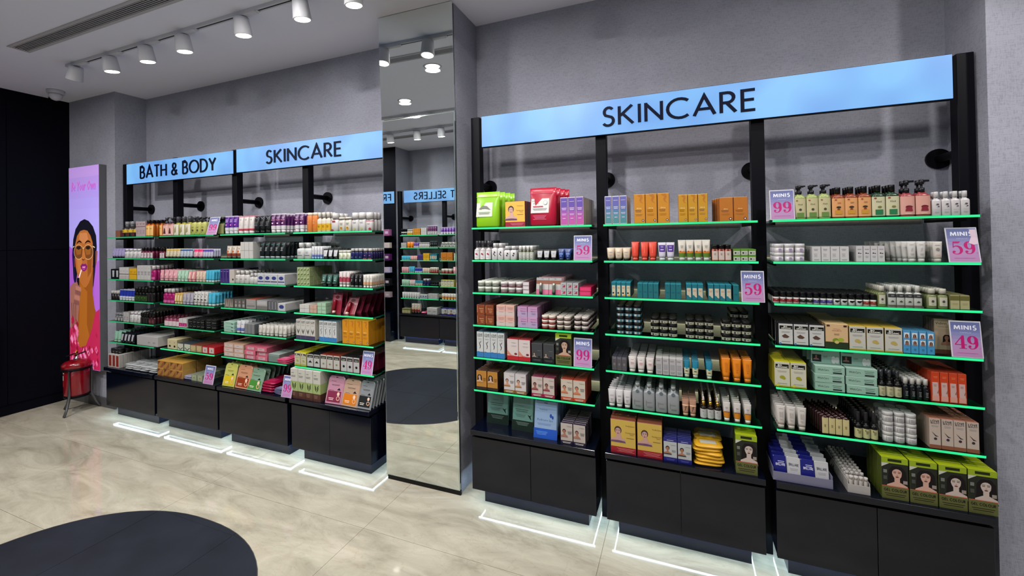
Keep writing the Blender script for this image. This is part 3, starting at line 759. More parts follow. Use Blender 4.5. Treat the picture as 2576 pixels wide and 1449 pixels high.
def B_jar(w, d, h, p, fr):
    lh = p.get('lh', .38); cyo = w / 2
    b = MB().loft([(0, w * .9, w * .9, 2), (h * .03, w * .97, w * .97, 2), (h * (1 - lh), w * .97, w * .97, 2)], mat(p['c'], .35), 14, True, 0, cyo)
    l = MB().loft([(h * (1 - lh), w, w, 2), (h * .96, w, w, 2), (h, w * .93, w * .93, 2)], mat(p['cap'], p.get('cr', .3)), 14, True, 0, cyo)
    parts = [('', b), ('lid', l)]
    if p.get('band') and (fr or p.get('ab')):
        m_ = MB(); bb = p['band']
        m_.loft([(h * bb[0], w * .985, w * .985, 2), (h * bb[1], w * .985, w * .985, 2)], mat(bb[2], .5), 14, False, 0, cyo); parts.append(('label', m_))
    if fr and p.get('art'):
        P = Print(-.0004 + (w - w * .985) / 2); art_on(P, p['art'], w, h); finish(parts, P)
    return parts
def B_shaped(w, d, h, p, fr):
    sh = p['shape']; secs = sections(sh, w, d, h, p); cyo = d / 2
    parts = []
    top = 1 - p.get('ch', 0)
    if sh == 'tube':
        body = [s_ for s_ in secs if s_[0] >= .161]
        b = MB().loft([(z * h, a, c, e) for z, a, c, e in body], mat(p['c'], p.get('ro', .35)), 14, True, 0, cyo)
        cp_ = MB().loft([(z * h, a, c, e) for z, a, c, e in secs if z <= .16], mat(p['cap'], .35), 14, True, 0, cyo)
        parts = [('', b), ('cap', cp_)]
    else:
        bm = M_CLEAR if p.get('clear') == 2 else mat(p['c'], p.get('ro', .3), trans=0)
        hb = h * top
        b = MB().loft([(z * hb, a, c, e) for z, a, c, e in secs], bm, 14, True, 0, cyo)
        if p.get('clear') == 2:
            b = MB().loft([(z * hb, a, c, e) for z, a, c, e in secs], mat(p['c'], .15), 14, True, 0, cyo)
        parts = [('', b)]
        ch = h * p.get('ch', 0); cw = p.get('cw', .5) * w
        k = p.get('head', 'cap'); cm = mat(p.get('cap', '#101014'), .3)
        m_ = MB()
        if k == 'cap':
            m_.loft([(hb, cw, cw, 2), (h - .001, cw, cw, 2), (h, cw * .93, cw * .93, 2)], cm, 12, True, 0, cyo); parts.append(('cap', m_))
        elif k == 'flip':
            cd = min(d, cw)
            m_.loft([(hb * .99, cw, cd, 4), (h - ch * .25, cw, cd, 4), (h, cw * .92, cd * .92, 4)], cm, 12, True, 0, cyo); parts.append(('flip_cap', m_))
        elif k == 'pump':
            m_.loft([(hb, cw, cw, 2), (hb + ch * .35, cw, cw, 2), (hb + ch * .36, cw * .4, cw * .4, 2), (hb + ch * .62, cw * .4, cw * .4, 2), (hb + ch * .63, cw * .85, cw * .85, 2), (h, cw * .8, cw * .8, 2)], cm, 10, True, 0, cyo)
            m_.box(0, w * .52, cyo - cw * .14, cyo + cw * .14, h - ch * .18, h - ch * .02, cm, .0008); parts.append(('pump_head', m_))
        elif k == 'spray':
            m_.loft([(hb, cw * .9, cw * .9, 2), (hb + ch * .3, cw * .9, cw * .9, 2), (hb + ch * .31, cw * .6, cw * .6, 2), (hb + ch * .85, cw * .55, cw * .55, 2)], cm, 10, True, 0, cyo); parts.append(('spray_head', m_))
            o_ = MB().loft([(hb + ch * .28, cw, cw, 2), (h * .997, cw * .96, cw * .96, 2), (h, cw * .8, cw * .8, 2)], mat(p.get('over', '#3c3c42'), .12), 10, True, 0, cyo); parts.append(('overcap', o_))
        elif k == 'dropper':
            m_.loft([(hb * .99, cw, cw, 2), (hb + ch * .45, cw, cw, 2)], mat(p.get('ring', '#b08838'), .25, .9), 10, True, 0, cyo); parts.append(('collar', m_))
            o_ = MB().loft([(hb + ch * .45, cw * .62, cw * .62, 2), (hb + ch * .7, cw * .66, cw * .66, 2), (hb + ch * .9, cw * .55, cw * .55, 2), (h, cw * .2, cw * .2, 2)], cm, 10, True, 0, cyo); parts.append(('bulb', o_))
        hsec = hb
    H = h if sh == 'tube' else h * top
    if p.get('bands') and (fr or p.get('ab')):
        for t0, t1, c_, *nm in p['bands']:
            m_ = MB(); band(m_, secs, d, H, t0, t1, mat(c_, .4), cyo); parts.append((nm[0] if nm else 'label', m_))
    if fr:
        fb = MB(); any_ = False
        for t0, t1, c_, ang in p.get('front', ()):
            band(fb, secs, d, H, t0, t1, mat(c_, .5), cyo, .0012, a=ang); any_ = True
        if any_: parts.append(('front_label', fb))
        if p.get('art'):
            zs = p.get('az', .45); P = Print(front_y(secs, d, zs) - .0022)
            art_on(P, p['art'], w, H)
            if sh == 'tube':  # lay the print on the sloping front
                ya, yb = front_y(secs, d, .3), front_y(secs, d, .93)
                P.mb.xf(lambda q: (q[0], q[1] - (front_y(secs, d, zs)) + ya + (yb - ya) * max(0, min(1, (q[2] / H - .3) / .63)), q[2]))
            finish(parts, P)
    return parts
def B_pouch(w, d, h, p, fr):
    secs = sections('pouch', w, d, h, p)
    b = MB().loft([(z * h, a, c, e) for z, a, c, e in secs], mat(p['c'], .28), 16, True, 0, d / 2)
    st = len(b.v)
    rng = random.Random(5)
    b.v = [(x, y + (rng.random() - .5) * d * .10 * (0 < z < h * .9), z) for x, y, z in b.v]
    parts = [('', b)]
    if fr:
        z_ = MB(); band(z_, secs, d, h, .86, .875, mat(p.get('zip', '#ffffff'), .2), d / 2, .002); parts.append(('zip_seal', z_))
        P = Print(-.0012); art_on(P, p['art'], w, h)
        ya, yb = -.002, front_y(secs, d, .84)
        P.mb.xf(lambda q: (q[0], q[1] + (yb - ya) * max(0, min(1, (q[2] / h - .4) / .44)) ** 1.2, q[2]))
        finish(parts, P)
    return parts
def B_sachet(w, d, h, p, fr):
    r = w * .2; th = max(.0016, d * .3)
    o_ = [(-w / 2, 0), (w / 2, 0), (w / 2, h - r)] + [(w / 2 - r + r * math.cos(a), h - r + r * math.sin(a)) for a in (.4, .8, 1.2, 1.57)] + [(-w / 2 + r - r * math.sin(a), h - r + r * math.cos(a)) for a in (0, .4, .8, 1.2)] + [(-w / 2, h - r)]
    if p.get('square'): o_ = [(-w / 2, 0), (w / 2, 0), (w / 2, h - w * .05), (w / 2 - w * .05, h), (-w / 2 + w * .05, h), (-w / 2, h - w * .05)]
    b = MB(); mt = mat(p['c'], .3); n = len(o_); cx, cz = 0, h / 2
    i_ = [((x - cx) * .93 + cx, (z - cz) * .96 + cz) for x, z in o_]
    b.face([(x, 0, z) for x, z in i_], mt); b.face([(x, th * 2, z) for x, z in reversed(i_)], mt)
    for k in range(n):
        q = (k + 1) % n
        b.face([(o_[k][0], th, o_[k][1]), (o_[q][0], th, o_[q][1]), (i_[q][0], 0, i_[q][1]), (i_[k][0], 0, i_[k][1])], mt, True)
        b.face([(i_[k][0], 2 * th, i_[k][1]), (i_[q][0], 2 * th, i_[q][1]), (o_[q][0], th, o_[q][1]), (o_[k][0], th, o_[k][1])], mt, True)
    parts = [('', b)]
    if fr:
        P = Print(-.0003); art_on(P, p['art'], w, h); finish(parts, P)
    return parts
def B_card(w, d, h, p, fr):
    b = bx(-w / 2, w / 2, d * .6, d * .6 + .0012, 0, h, mat(p['c'], .3), .0004)
    t_ = MB().loft([(h * .10, w * .24, w * .24, 2), (h * .66, w * .24, w * .24, 2), (h * .68, w * .20, w * .20, 2)], mat(p['stick'], .2, p.get('met', .8)), 10, True, -w * .08, d * .6 - w * .13)
    c_ = MB().loft([(h * .04, w * .25, w * .25, 2), (h * .16, w * .25, w * .25, 2)], mat(p.get('tip', '#18241c'), .2), 10, True, -w * .08, d * .6 - w * .13)
    parts = [('', b), ('lipstick', t_), ('tinted_end', c_)]
    if fr:
        P = Print(d * .6 - .0003); art_on(P, p['art'], w, h); finish(parts, P)
    return parts
def B_pack(w, d, h, p, fr):
    """pillow pack lying flat"""
    b = MB(); m_ = mat(p['c'], .25)
    b.loft([(0, w * .86, d * .86, 5), (h * .35, w * .97, d * .97, 5), (h * .5, w, d, 6), (h * .62, w * .97, d * .97, 5), (h * .95, w * .8, d * .8, 4), (h, w * .7, d * .7, 4)], m_, 18, True, 0, d / 2)
    rng = random.Random(int(w * 1e5) % 97); b.v = [(x, y, z + (rng.random() - .5) * h * .16 * (z > 0)) for x, y, z in b.v]
    parts = [('', b)]
    if p.get('lab'):
        l_ = bx(-w * .28, w * .28, d * .25, d * .7, h * .97, h * 1.03, mat(p['lab'], .3), .0004); parts.append(('reseal_label', l_))
    return parts
BUILD = {'carton': B_carton, 'jar': B_jar, 'pouch': B_pouch, 'sachet': B_sachet, 'card': B_card, 'pack': B_pack}
# ------------------------------------------------------------------ kinds: (builder, depth / width, everyday category, details)
def face_art(bg_foot, skin, hair, top, brand='#555555', cx=-.20, foot=.16, r=.145, **k):
    return [('r', -.5, .5, 0, foot, bg_foot), ('f', cx, .60, r, dict(hair=hair, skin=skin, top=top, **k)), ('s', 'VedicLine', .22, .84, .40, .05, brand), ('l', .25, .60, .36, 3, .05, brand), ('l', 0, foot * .55, .7, 2, .045, '#e8dcd0')]
ORG = lambda leaf: [('r', -.42, .42, .74, .90, '#15150f'), ('t', 'BIO', -.14, .83, .3, .05, '#e8e8e0', .22), ('t', 'ORGANIC', 0, .76, .72, .05, '#e8e8e0', .22), ('l', 0, .62, .6, 2, .04, '#888888'), ('e', 0, .38, .17, .13, leaf), ('e', .10, .34, .12, .09, leaf), ('l', 0, .12, .6, 1, .04, '#777777')]
LOVE = lambda fig, foot: [('r', -.5, .5, 0, .20, foot), ('p', [(-.5, .2), (-.25, .225), (0, .2), (.25, .185), (.5, .21), (.5, .19), (-.5, .19)], foot), ('t', 'LOVE', 0, .86, .74, .06, '#2a2a2e', .22), ('t', 'EARTH', 0, .80, .7, .04, '#3a3a3e', .2), ('l', 0, .72, .6, 2, .035, '#8a8a8a'), ('p', [(-.10, .32), (.06, .36), (.12, .44), (0, .52), (-.08, .60), (-.13, .54), (-.02, .46), (.02, .40)], fig), ('p', [(.02, .58), (.22, .66), (.10, .55)], fig), ('p', [(-.2, .62), (-.05, .58), (-.02, .54)], fig)]
SKN = [('p', [(-.22, .97), (.22, .99), (.30, .88), (.16, .76), (.36, .66), (.10, .72), (-.02, .80), (.08, .88)], '#a8661c'), ('s', 'skinq', -.05, .50, .55, .05, '#f0d8a0'), ('l', -.1, .44, .55, 2, .045, '#5a3410'), ('l', -.05, .30, .6, 2, .04, '#8a5a18'), ('e', .30, .10, .11, .11, '#2a1420'), ('e', .30, .10, .055, .055, '#e8d8e0')]
DYE = lambda cx, sk: [('r', -.5, .5, .86, 1, '#8aa012'), ('r', -.26, .26, .90, .965, '#20260e'), ('r', -.5, .5, .30, .86, '#22241f'), ('p', [(-.5, .86), (-.2, .86), (-.5, .76)], '#b8b8ae'), ('f', cx * .7, .63, .245, dict(hair='#120c0e', skin=sk, lips='#5c1c28', top='#22241f', hand=False, long_=True, bw=.82)), ('r', -.5, .5, .0, .31, '#55582c'), ('r', -.5, .5, .30, .315, '#b0503a'), ('t', 'GEL COLOUR', 0, .19, .84, .055, '#14160c', .24), ('l', 0, .12, .8, 2, .045, '#22240f'), ('r', -.44, -.30, .62, .70, '#6a6c66'), ('r', -.44, -.30, .46, .55, '#3c3e3a'), ('r', .30, .46, .40, .48, '#8a8078')]
LEAF = [('r', -.5, .5, 0, .25, '#4a2a22'), ('r', -.5, .5, .25, .58, '#8fa066'), ('s', 'anti', -.2, .84, .4, .05, '#3a3a34'), ('l', -.1, .76, .6, 2, .04, '#4a4a44')] + [('p', [(a, .30 + .08 * k), (a + .18 * s_, .38 + .08 * k), (a + .26 * s_, .48 + .08 * k), (a + .06 * s_, .40 + .08 * k)], '#2c3418') for k in range(2) for s_, a in ((1, .02), (-1, -.02))] + [('l', -.1, .18, .5, 3, .04, '#8a6a5a')]
GRAD = lambda c: [('r', -.44, .44, .66, .97, c[0]), ('r', -.44, .44, .50, .66, c[1]), ('r', -.44, .44, .34, .50, c[2]), ('r', -.44, .44, .18, .34, c[3]), ('r', -.44, .44, .03, .18, c[4]), ('l', 0, .84, .6, 1, .04, '#c8b8d8'), ('l', 0, .60, .6, 2, .05, '#d8d0e8'), ('l', 0, .40, .6, 2, .035, '#e0c8e0'), ('l', 0, .24, .4, 1, .04, '#e8d0e8')]
MASK = lambda win, ink: [('r', -.06, .06, .93, .955, '#222222'), ('l', -.15, .80, .3, 1, .03, ink), ('l', 0, .68, .5, 2, .03, ink), ('r', -.40, .40, .08, .46, win), ('l', -.2, .48, .3, 1, .028, '#1a1a1a'), ('e', .24, .37, .08, .09, '#d8b8a4'), ('p', [(.12, .50), (.24, .58), (.34, .50)], '#1a1414'), ('e', .26, .22, .11, .11, '#c89c80'), ('e', .26, .22, .07, .07, win), ('l', -.15, .20, .3, 2, .05, '#e8e0d0')]
def T(c, cap, **k): return ('shaped', .62, 'tube', dict(shape='tube', c=c, cap=cap, **k))
def Bt(c, cap, **k):
    q = dict(shape='bottle', c=c, cap=cap, ch=.22, cw=.56, sh=.86, nk=.5); q.update(k); return ('shaped', q.pop('dr', .62), q.pop('cat', 'bottle'), q)
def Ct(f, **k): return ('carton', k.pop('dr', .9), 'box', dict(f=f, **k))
LW = [('l', 0, .66, .5, 2, .05, '#9a9aa0'), ('l', 0, .46, .4, 3, .06, '#8a8a90')]
K = {
 'green pouch': ('pouch', .32, 'pouch', dict(c='#7cb016', zip='#a8d040', art=[('r', -.46, .22, .30, .70, '#b8bcb4'), ('p', [(-.36, .52), (-.2, .62), (-.02, .60), (.14, .50), (-.1, .54)], '#55584e'), ('l', -.12, .42, .5, 2, .04, '#6a8a50'), ('l', -.2, .78, .4, 2, .03, '#c8e070')])),
 'red pouch': ('pouch', .32, 'pouch', dict(c='#a0082c', zip='#e05070', art=[('r', -.44, .24, .34, .72, '#bfc0be'), ('s', 'DNA', -.32, .64, .16, .035, '#8a1030'), ('s', 'defence', -.26, .58, .3, .035, '#4a4a4a'), ('r', -.36, .02, .50, .525, '#a02040'), ('l', -.1, .45, .55, 2, .03, '#777777'), ('e', .10, .61, .08, .08, '#9a9a98'), ('e', .10, .61, .065, .065, '#bfc0be'), ('l', -.1, .26, .5, 4, .03, '#d87090'), ('s', 'VedicLine', -.2, .78, .34, .03, '#e08090')])),
 'yellow facial kit carton': Ct('#d8a848', s='#5c2230', t='#6a2838', dr=.26, art=[('r', -.5, .5, 0, .19, '#8c1030'), ('f', -.20, .66, .15, dict(hair='#3a2420', skin='#c09a90', top='#5a3a5c')), ('s', 'VedicLine', .26, .80, .36, .045, '#8a5a20'), ('s', 'Fundamental', .26, .62, .36, .04, '#6a3a10'), ('s', 'Tatva', .32, .56, .18, .04, '#6a3a10'), ('l', .26, .47, .3, 1, .04, '#8a5a20'), ('l', .1, .13, .7, 3, .035, '#d87088')]),
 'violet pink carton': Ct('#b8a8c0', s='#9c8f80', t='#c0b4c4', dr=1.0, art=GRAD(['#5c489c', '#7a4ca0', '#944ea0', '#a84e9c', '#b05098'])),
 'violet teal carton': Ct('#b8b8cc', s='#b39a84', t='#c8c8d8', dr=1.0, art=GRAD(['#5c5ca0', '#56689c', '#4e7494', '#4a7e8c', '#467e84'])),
 'clear spray bottle': Bt('#a8a4a6', '#26262a', head='spray', ch=.36, e=2, dr=1, cat='spray bottle', over='#303036', front=[(.06, .72, '#c8c4c6', 1.1)], art=[('e', 0, .5, .16, .14, '#8c1838'), ('e', .12, .46, .13, .12, '#8c1838'), ('l', 0, .22, .4, 1, .05, '#777777')]),
 'white floral bottle': Bt('#c4c2c4', '#cfced0', e=4, art=[('e', .05, .60, .14, .13, '#2a2428'), ('e', -.08, .46, .12, .12, '#2c2028'), ('e', .10, .34, .09, .09, '#241c22'), ('l', 0, .16, .4, 1, .05, '#777777')]),
 'short white floral bottle': Bt('#c0bec0', '#cccbcd', e=4, cw=.66, nk=.6, art=[('e', .12, .60, .13, .12, '#2a2428'), ('e', 0, .42, .12, .12, '#2c2028')]),
 'white flip cap bottle': Bt('#b9bab4', '#d0d0ce', head='flip', e=2.2, ch=.30, cw=.8, nk=.75, dr=1, bands=[(.80, .95, '#3e4424')], art=[('l', 0, .7, .5, 2, .05, '#8a9a70'), ('e', .1, .42, .08, .07, '#1c241a'), ('l', 0, .2, .5, 2, .05, '#55605a')]),
 'black tube with grey label': T('#121216', '#101014', front=[(.26, .86, '#a5a5a9', .75)], art=[('l', 0, .66, .3, 3, .06, '#55555a')]),
 'dark blue tube': T('#152f6a', '#101c40', art=[('r', -.28, .28, .50, .60, '#5a7ab8'), ('l', 0, .40, .3, 2, .06, '#7a94c4')]),
 'white lidded grey jar': ('jar', 1, 'jar', dict(c='#5c6258', cap='#cdd0c6', lh=.5)),
 'white lidded mauve jar': ('jar', 1, 'jar', dict(c='#6c4c54', cap='#cbc6c4', lh=.5)),
 'small white stacked box': Ct('#b4aab0', s='#583640', dr=2.0, art=[('r', -.38, .38, .2, .8, '#c4bcc0')]),
 'lipstick blister card': ('card', .5, 'blister pack', dict(c='#b8888e', stick='#a4a49c', art=[('r', -.5, .5, .62, .84, '#84503c'), ('r', -.5, .5, .84, 1, '#9c9c9e'), ('r', -.5, .5, .0, .3, '#c86488'), ('r', -.08, .08, .92, .94, '#222222'), ('r', -.5, .5, .3, .62, '#b4b0ae')])),
 'grey white lip box': Ct('#a3a3a6', s='#7c7c80', dr=2.2, art=[('p', [(-.3, .25), (.3, .25), (.3, .75)], '#9c2440'), ('l', -.1, .7, .4, 2, .14, '#55555a')]),
 'hot pink box': Ct('#c01650', s='#8c0c38', dr=3.0, art=[('r', -.4, .4, .15, .85, '#d03468')]),
 'brown carton': Ct('#743416', s='#4a1e0c', dr=.95, art=[('r', -.44, -.40, .2, .9, '#c89060'), ('s', 'NaturOne', .08, .56, .5, .12, '#e0b890'), ('l', .12, .42, .4, 3, .1, '#b8845a')]),
 'peach carton': Ct('#c49a90', s='#a8a09a', t='#c8a090', dr=.95, art=[('r', -.5, .5, 0, .42, '#b8a8a4'), ('l', .05, .78, .7, 3, .09, '#8c6a68'), ('l', .05, .34, .5, 1, .09, '#7c6a68')]),
 'lilac pink carton': Ct('#ac84a8', s='#8c5c84', t='#9c648c', dr=.95, art=[('r', -.5, .5, 0, .5, '#a08cac'), ('s', 'Bakuchi', .1, .52, .5, .12, '#4a3460'), ('l', .1, .78, .6, 1, .08, '#6c4c80'), ('l', .12, .36, .45, 2, .1, '#5c4470')]),
 'red banded jar': ('jar', 1, 'jar', dict(c='#7c1c1e', cap='#cfc4ba', lh=.52)),
 'brown banded jar': ('jar', 1, 'jar', dict(c='#50403a', cap='#c8beb4', lh=.52)),
 'plum banded jar': ('jar', 1, 'jar', dict(c='#2c161c', cap='#c0b6b2', lh=.52)),
 'white blue shampoo carton': Ct('#b4b6b6', s='#98a0a4', t='#3c5a6a', dr=.95, art=LOVE('#26262c', '#2c6caa')),
 'white lavender shampoo carton': Ct('#b2b0aa', s='#a49e94', t='#8c8884', dr=.95, art=[('r', -.5, .5, 0, .19, '#3a3454'), ('t', 'LOVE', 0, .86, .74, .06, '#2a2a2e', .22), ('t', 'EARTH', 0, .80, .7, .04, '#3a3a3e', .2), ('l', 0, .72, .6, 2, .035, '#8a8a8a')] + [('p', [(0, .26), (s_ * .22, .40 + .05 * k), (s_ * .26, .50 + .05 * k), (s_ * .04, .36 + .05 * k)], '#36363a') for k in (0, 1) for s_ in (-1, 1)]),
 'red and white carton': Ct('#bfb4b2', s='#7c0c18', t='#8c101c', dr=.30, art=[('r', -.5, .5, 0, .2, '#a8101e'), ('s', 'VedicLine', .1, .80, .4, .05, '#55555a'), ('l', .1, .68, .5, 2, .04, '#99908e'), ('p', [(-.5, .48), (-.1, .24), (.2, .22), (-.2, .20), (-.5, .26)], '#b87864'), ('e', .26, .30, .13, .09, '#6c1420')]),
 'black charcoal carton': Ct('#34363a', s='#15161a', t='#222428', dr=.30, art=[('r', -.5, .5, 0, .24, '#16171b'), ('f', -.24, .44, .09, dict(hair='#1c1a1a', skin='#a8907c', top='#34363a', hand=False)), ('l', .2, .62, .3, 1, .04, '#77787c'), ('l', 0, .14, .7, 2, .05, '#55565a'), ('e', .2, .30, .1, .06, '#101012')]),
 'green hair colour carton': Ct('#3a3c30', s='#46501a', t='#8aa012', dr=.36, art=DYE(.10, '#b0907c')),
 'gold carton': Ct('#a4722c', s='#2c140a', t='#3c2010', dr=.30, art=[('r', -.5, .5, 0, .14, '#2c1014'), ('f', -.18, .66, .15, dict(hair='#1c1012', skin='#b89c8c', top='#a4722c', long_=True)), ('l', .30, .6, .3, 3, .06, '#6a4010')]),
 'white facial kit carton': Ct('#b9b4b4', s='#7c7478', t='#8c8488', dr=.26, art=face_art('#7a5424', '#b88a70', '#2a1c1a', '#8a6030')),
 'crimson facial kit carton': Ct('#b2a49e', s='#4a0c24', t='#641030', dr=.26, art=face_art('#8c1440', '#8a584a', '#241416', '#7a2440')),
 'orange facial kit carton': Ct('#b4aa9c', s='#7c2410', t='#8c2c14', dr=.26, art=face_art('#a83414', '#b8785c', '#2a1a16', '#b06030')),
 'plum facial kit carton': Ct('#aaa09a', s='#15101e', t='#241a30', dr=.26, art=face_art('#1e1832', '#9c6a58', '#241618', '#8a6a60')),
 'sage sachet': ('sachet', .2, 'sachet', dict(c='#5c847c', square=1, art=[('r', -.5, .5, 0, .30, '#16241e'), ('s', 'VedicLine', -.1, .70, .4, .035, '#20342e'), ('l', -.05, .60, .6, 2, .05, '#2c4440'), ('l', -.1, .46, .5, 3, .03, '#34504a'), ('l', 0, .24, .6, 3, .035, '#6a8078'), ('p', [(.22, .48), (.34, .38), (.40, .34), (.36, .44), (.42, .50), (.34, .46)], '#101c14'), ('r', -.08, .08, .93, .945, '#101814')])),
 'blue pedicure sachet': ('sachet', .2, 'sachet', dict(c='#7c94b4', square=1, art=[('r', -.5, .5, 0, .26, '#1048a8'), ('s', 'VedicLine', -.1, .74, .42, .04, '#3c4c70'), ('s', 'Pedicure Spa', -.02, .46, .66, .06, '#4c6898'), ('l', -.05, .38, .6, 2, .03, '#5c78a8'), ('e', .22, .61, .05, .08, '#123c8c'), ('e', .30, .57, .04, .07, '#123c8c'), ('r', -.08, .08, .925, .94, '#141c2c'), ('l', -.15, .17, .5, 3, .035, '#5c8cd8')])),
 # sixth bay
 'tall amber skincare carton': Ct('#b87c1c', s='#8a4c20', t='#e0a850', dr=.62, art=SKN),
 'slim amber skincare carton': Ct('#b4841c', s='#8a4c20', t='#e0b050', dr=.62, art=SKN),
 'short orange skincare carton': Ct('#a8641c', s='#8a4a28', t='#c88a4c', dr=.5, art=SKN),
 'cream tube': T('#b8a690', '#0c0c10', art=LW), 'coral tube': T('#c8402e', '#c03c2c', art=[('r', -.05, .05, .4, .8, '#e05a44')]),
 'white tube with purple label': T('#b9b4c4', '#a8b0ac', front=[(.50, .86, '#3a1a74', .8)], art=[('l', 0, .78, .34, 2, .06, '#b0a0d8'), ('r', -.2, .2, .58, .63, '#c0b0e0')]),
 'white orange green tube': T('#bdb8ae', '#a0a49c', bands=[(.20, .38, '#4c6c14'), (.38, .46, '#c07020')], art=[('l', 0, .72, .4, 3, .05, '#8a8880'), ('e', .02, .50, .2, .15, '#c8a890'), ('e', -.2, .46, .12, .08, '#a04c14')]),
 'pink bottle with black cap': Bt('#b0584a', '#0c0a0c', e=4, ch=.22, cw=.9, nk=.8, front=[(.1, .8, '#b8a8a0', .75)], art=[('e', 0, .86, .2, .1, '#4a1c10'), ('l', 0, .6, .3, 3, .06, '#77706c')]),
 'green and white small box': Ct('#a8aca0', s='#3c5414', t='#5c8c20', dr=1.0, art=[('r', -.5, .5, .72, 1, '#4c8014'), ('e', -.16, .38, .13, .13, '#101410'), ('l', .2, .4, .3, 2, .14, '#5c645c')]),
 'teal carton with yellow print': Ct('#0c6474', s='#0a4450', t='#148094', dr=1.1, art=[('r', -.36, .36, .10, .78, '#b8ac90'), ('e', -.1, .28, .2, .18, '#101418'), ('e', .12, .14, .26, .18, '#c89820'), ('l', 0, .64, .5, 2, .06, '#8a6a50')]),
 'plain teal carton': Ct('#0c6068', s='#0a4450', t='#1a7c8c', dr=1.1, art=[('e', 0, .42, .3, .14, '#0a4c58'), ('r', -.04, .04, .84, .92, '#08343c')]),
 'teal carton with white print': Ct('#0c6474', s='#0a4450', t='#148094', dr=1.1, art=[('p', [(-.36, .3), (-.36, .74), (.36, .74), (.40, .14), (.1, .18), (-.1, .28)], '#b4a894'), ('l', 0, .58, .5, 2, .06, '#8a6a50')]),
 'black jar with teal label': ('jar', 1, 'jar', dict(c='#0c0c10', cap='#101014', lh=.42, ab=1, band=(.10, .52, '#3e6c7c'), art=[('r', -.30, -.06, .14, .5, '#a8aca8'), ('r', .2, .34, .14, .5, '#88908c')])),
 'black jar with cream label': ('jar', 1, 'jar', dict(c='#0c0c0e', cap='#101012', lh=.42, ab=1, band=(.10, .50, '#9c9c88'), art=[('r', -.30, -.10, .14, .46, '#34383a'), ('e', .1, .3, .05, .06, '#14140f')])),
 'small smoked clear box': Ct('#55525a', s='#3c3a42', t='#2c2c38', dr=.95, art=[('r', -.4, .4, .08, .8, '#4a464a'), ('e', 0, .45, .2, .3, '#6a6468'), ('l', 0, .88, .6, 1, .06, '#8a8890')]),
 'white tube with pink print': T('#bcb4b2', '#c4bcb8', art=[('l', 0, .8, .4, 1, .04, '#77706c'), ('e', -.1, .60, .1, .08, '#b08488'), ('e', .1, .60, .1, .08, '#b08488'), ('l', 0, .5, .4, 1, .05, '#c07c84')]),
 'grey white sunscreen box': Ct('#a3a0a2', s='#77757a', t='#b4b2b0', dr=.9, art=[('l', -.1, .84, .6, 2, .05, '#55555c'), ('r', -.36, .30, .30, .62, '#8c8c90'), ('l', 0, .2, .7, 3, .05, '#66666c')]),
 'slim teal tube': T('#106a84', '#a8ac94', bands=[(.2, .56, '#b0ae90')], art=[('r', -.2, .2, .36, .40, '#3c1c10'), ('e', 0, .54, .2, .1, '#148098')]),
 'orange tube': T('#cc7408', '#c06c08', art=[('r', -.12, .12, .5, .8, '#b86808'), ('e', -.06, .42, .04, .04, '#6a3004'), ('e', .06, .42, .04, .04, '#6a3004')]),
 'white hand tube': T('#b8b4b6', '#bebabc', art=LW),
 'flat grey flask bottle': Bt('#83878a', '#8c9092', e=5, sh=.80, nk=.42, ch=.10, cw=.40, dr=.45, cat='bottle', art=[('e', 0, .80, .15, .15, '#3c464c'), ('e', 0, .80, .12, .12, '#55626a'), ('r', -.28, -.26, .2, .44, '#3c4448'), ('l', -.02, .36, .45, 1, .04, '#55606a'), ('l', .05, .18, .5, 2, .035, '#4c565c')]),
 'rose gold tube': ('shaped', .7, 'tube', dict(shape='tube', c='#9c7460', cap='#b08a72', ro=.22, bands=[(.62, .68, '#d8b08c')], art=[('p', [(-.1, .3), (.16, .6), (.12, .62), (-.14, .34)], '#2c1810'), ('p', [(-.16, .5), (.1, .56), (.1, .59), (-.16, .53)], '#2c1810')])),
 'amber dropper bottle': Bt('#160c08', '#c4bab4', head='dropper', e=2, dr=1, ch=.42, cw=.5, sh=.88, nk=.46, cat='dropper bottle', bands=[(.02, .74, '#a8a8a6')], art=[('l', -.1, .6, .3, 2, .06, '#66666a'), ('e', .05, .34, .16, .15, '#7c7c80'), ('e', .05, .34, .12, .11, '#a8a8a6')]),
 'white orange sunscreen tube': T('#b8b2ae', '#c4bcb4', bands=[(.2, .48, '#b8700c')], art=[('l', 0, .72, .4, 2, .05, '#8c7c78'), ('r', -.4, .4, .49, .515, '#4a2410'), ('l', 0, .58, .4, 1, .05, '#c88a70')]),
 'yellow facial kit sleeve': Ct('#b89a44', s='#6c3028', t='#70382c', dr=.24, art=[('r', -.5, .5, 0, .19, '#8c1020'), ('f', -.20, .66, .145, dict(hair='#3a2420', skin='#b08a84', top='#5a3a5c')), ('s', 'VedicLine', .28, .82, .36, .045, '#6a4410'), ('s', 'Fundamental', .28, .62, .36, .035, '#4a2a08'), ('s', 'Tatva', .34, .57, .18, .035, '#4a2a08'), ('l', .28, .47, .3, 1, .04, '#7a5a18'), ('l', .1, .14, .7, 4, .03, '#d07070')]),
 'blue mens facial kit carton': Ct('#a4a8a8', s='#14164a', t='#181c5c', dr=.28, art=[('r', -.5, .5, .86, 1, '#1a1e6c'), ('s', 'VedicLine', .22, .70, .4, .04, '#3c3c44'), ('l', 0, .91, .5, 1, .05, '#b8b8d8')] + [('r', -.5, .5, 0, .18, '#14166a'), ('f', -.20, .56, .145, dict(hair='#141214', skin='#9c6a50', top='#20242c', hand=False)), ('l', .25, .48, .3, 2, .05, '#66686c'), ('l', 0, .1, .6, 2, .04, '#5c60b0')]),
 'yellow wipes pack': ('pack', .62, 'wipes pack', dict(c='#c89620', lab='#b8b0a4')),
 # seventh bay
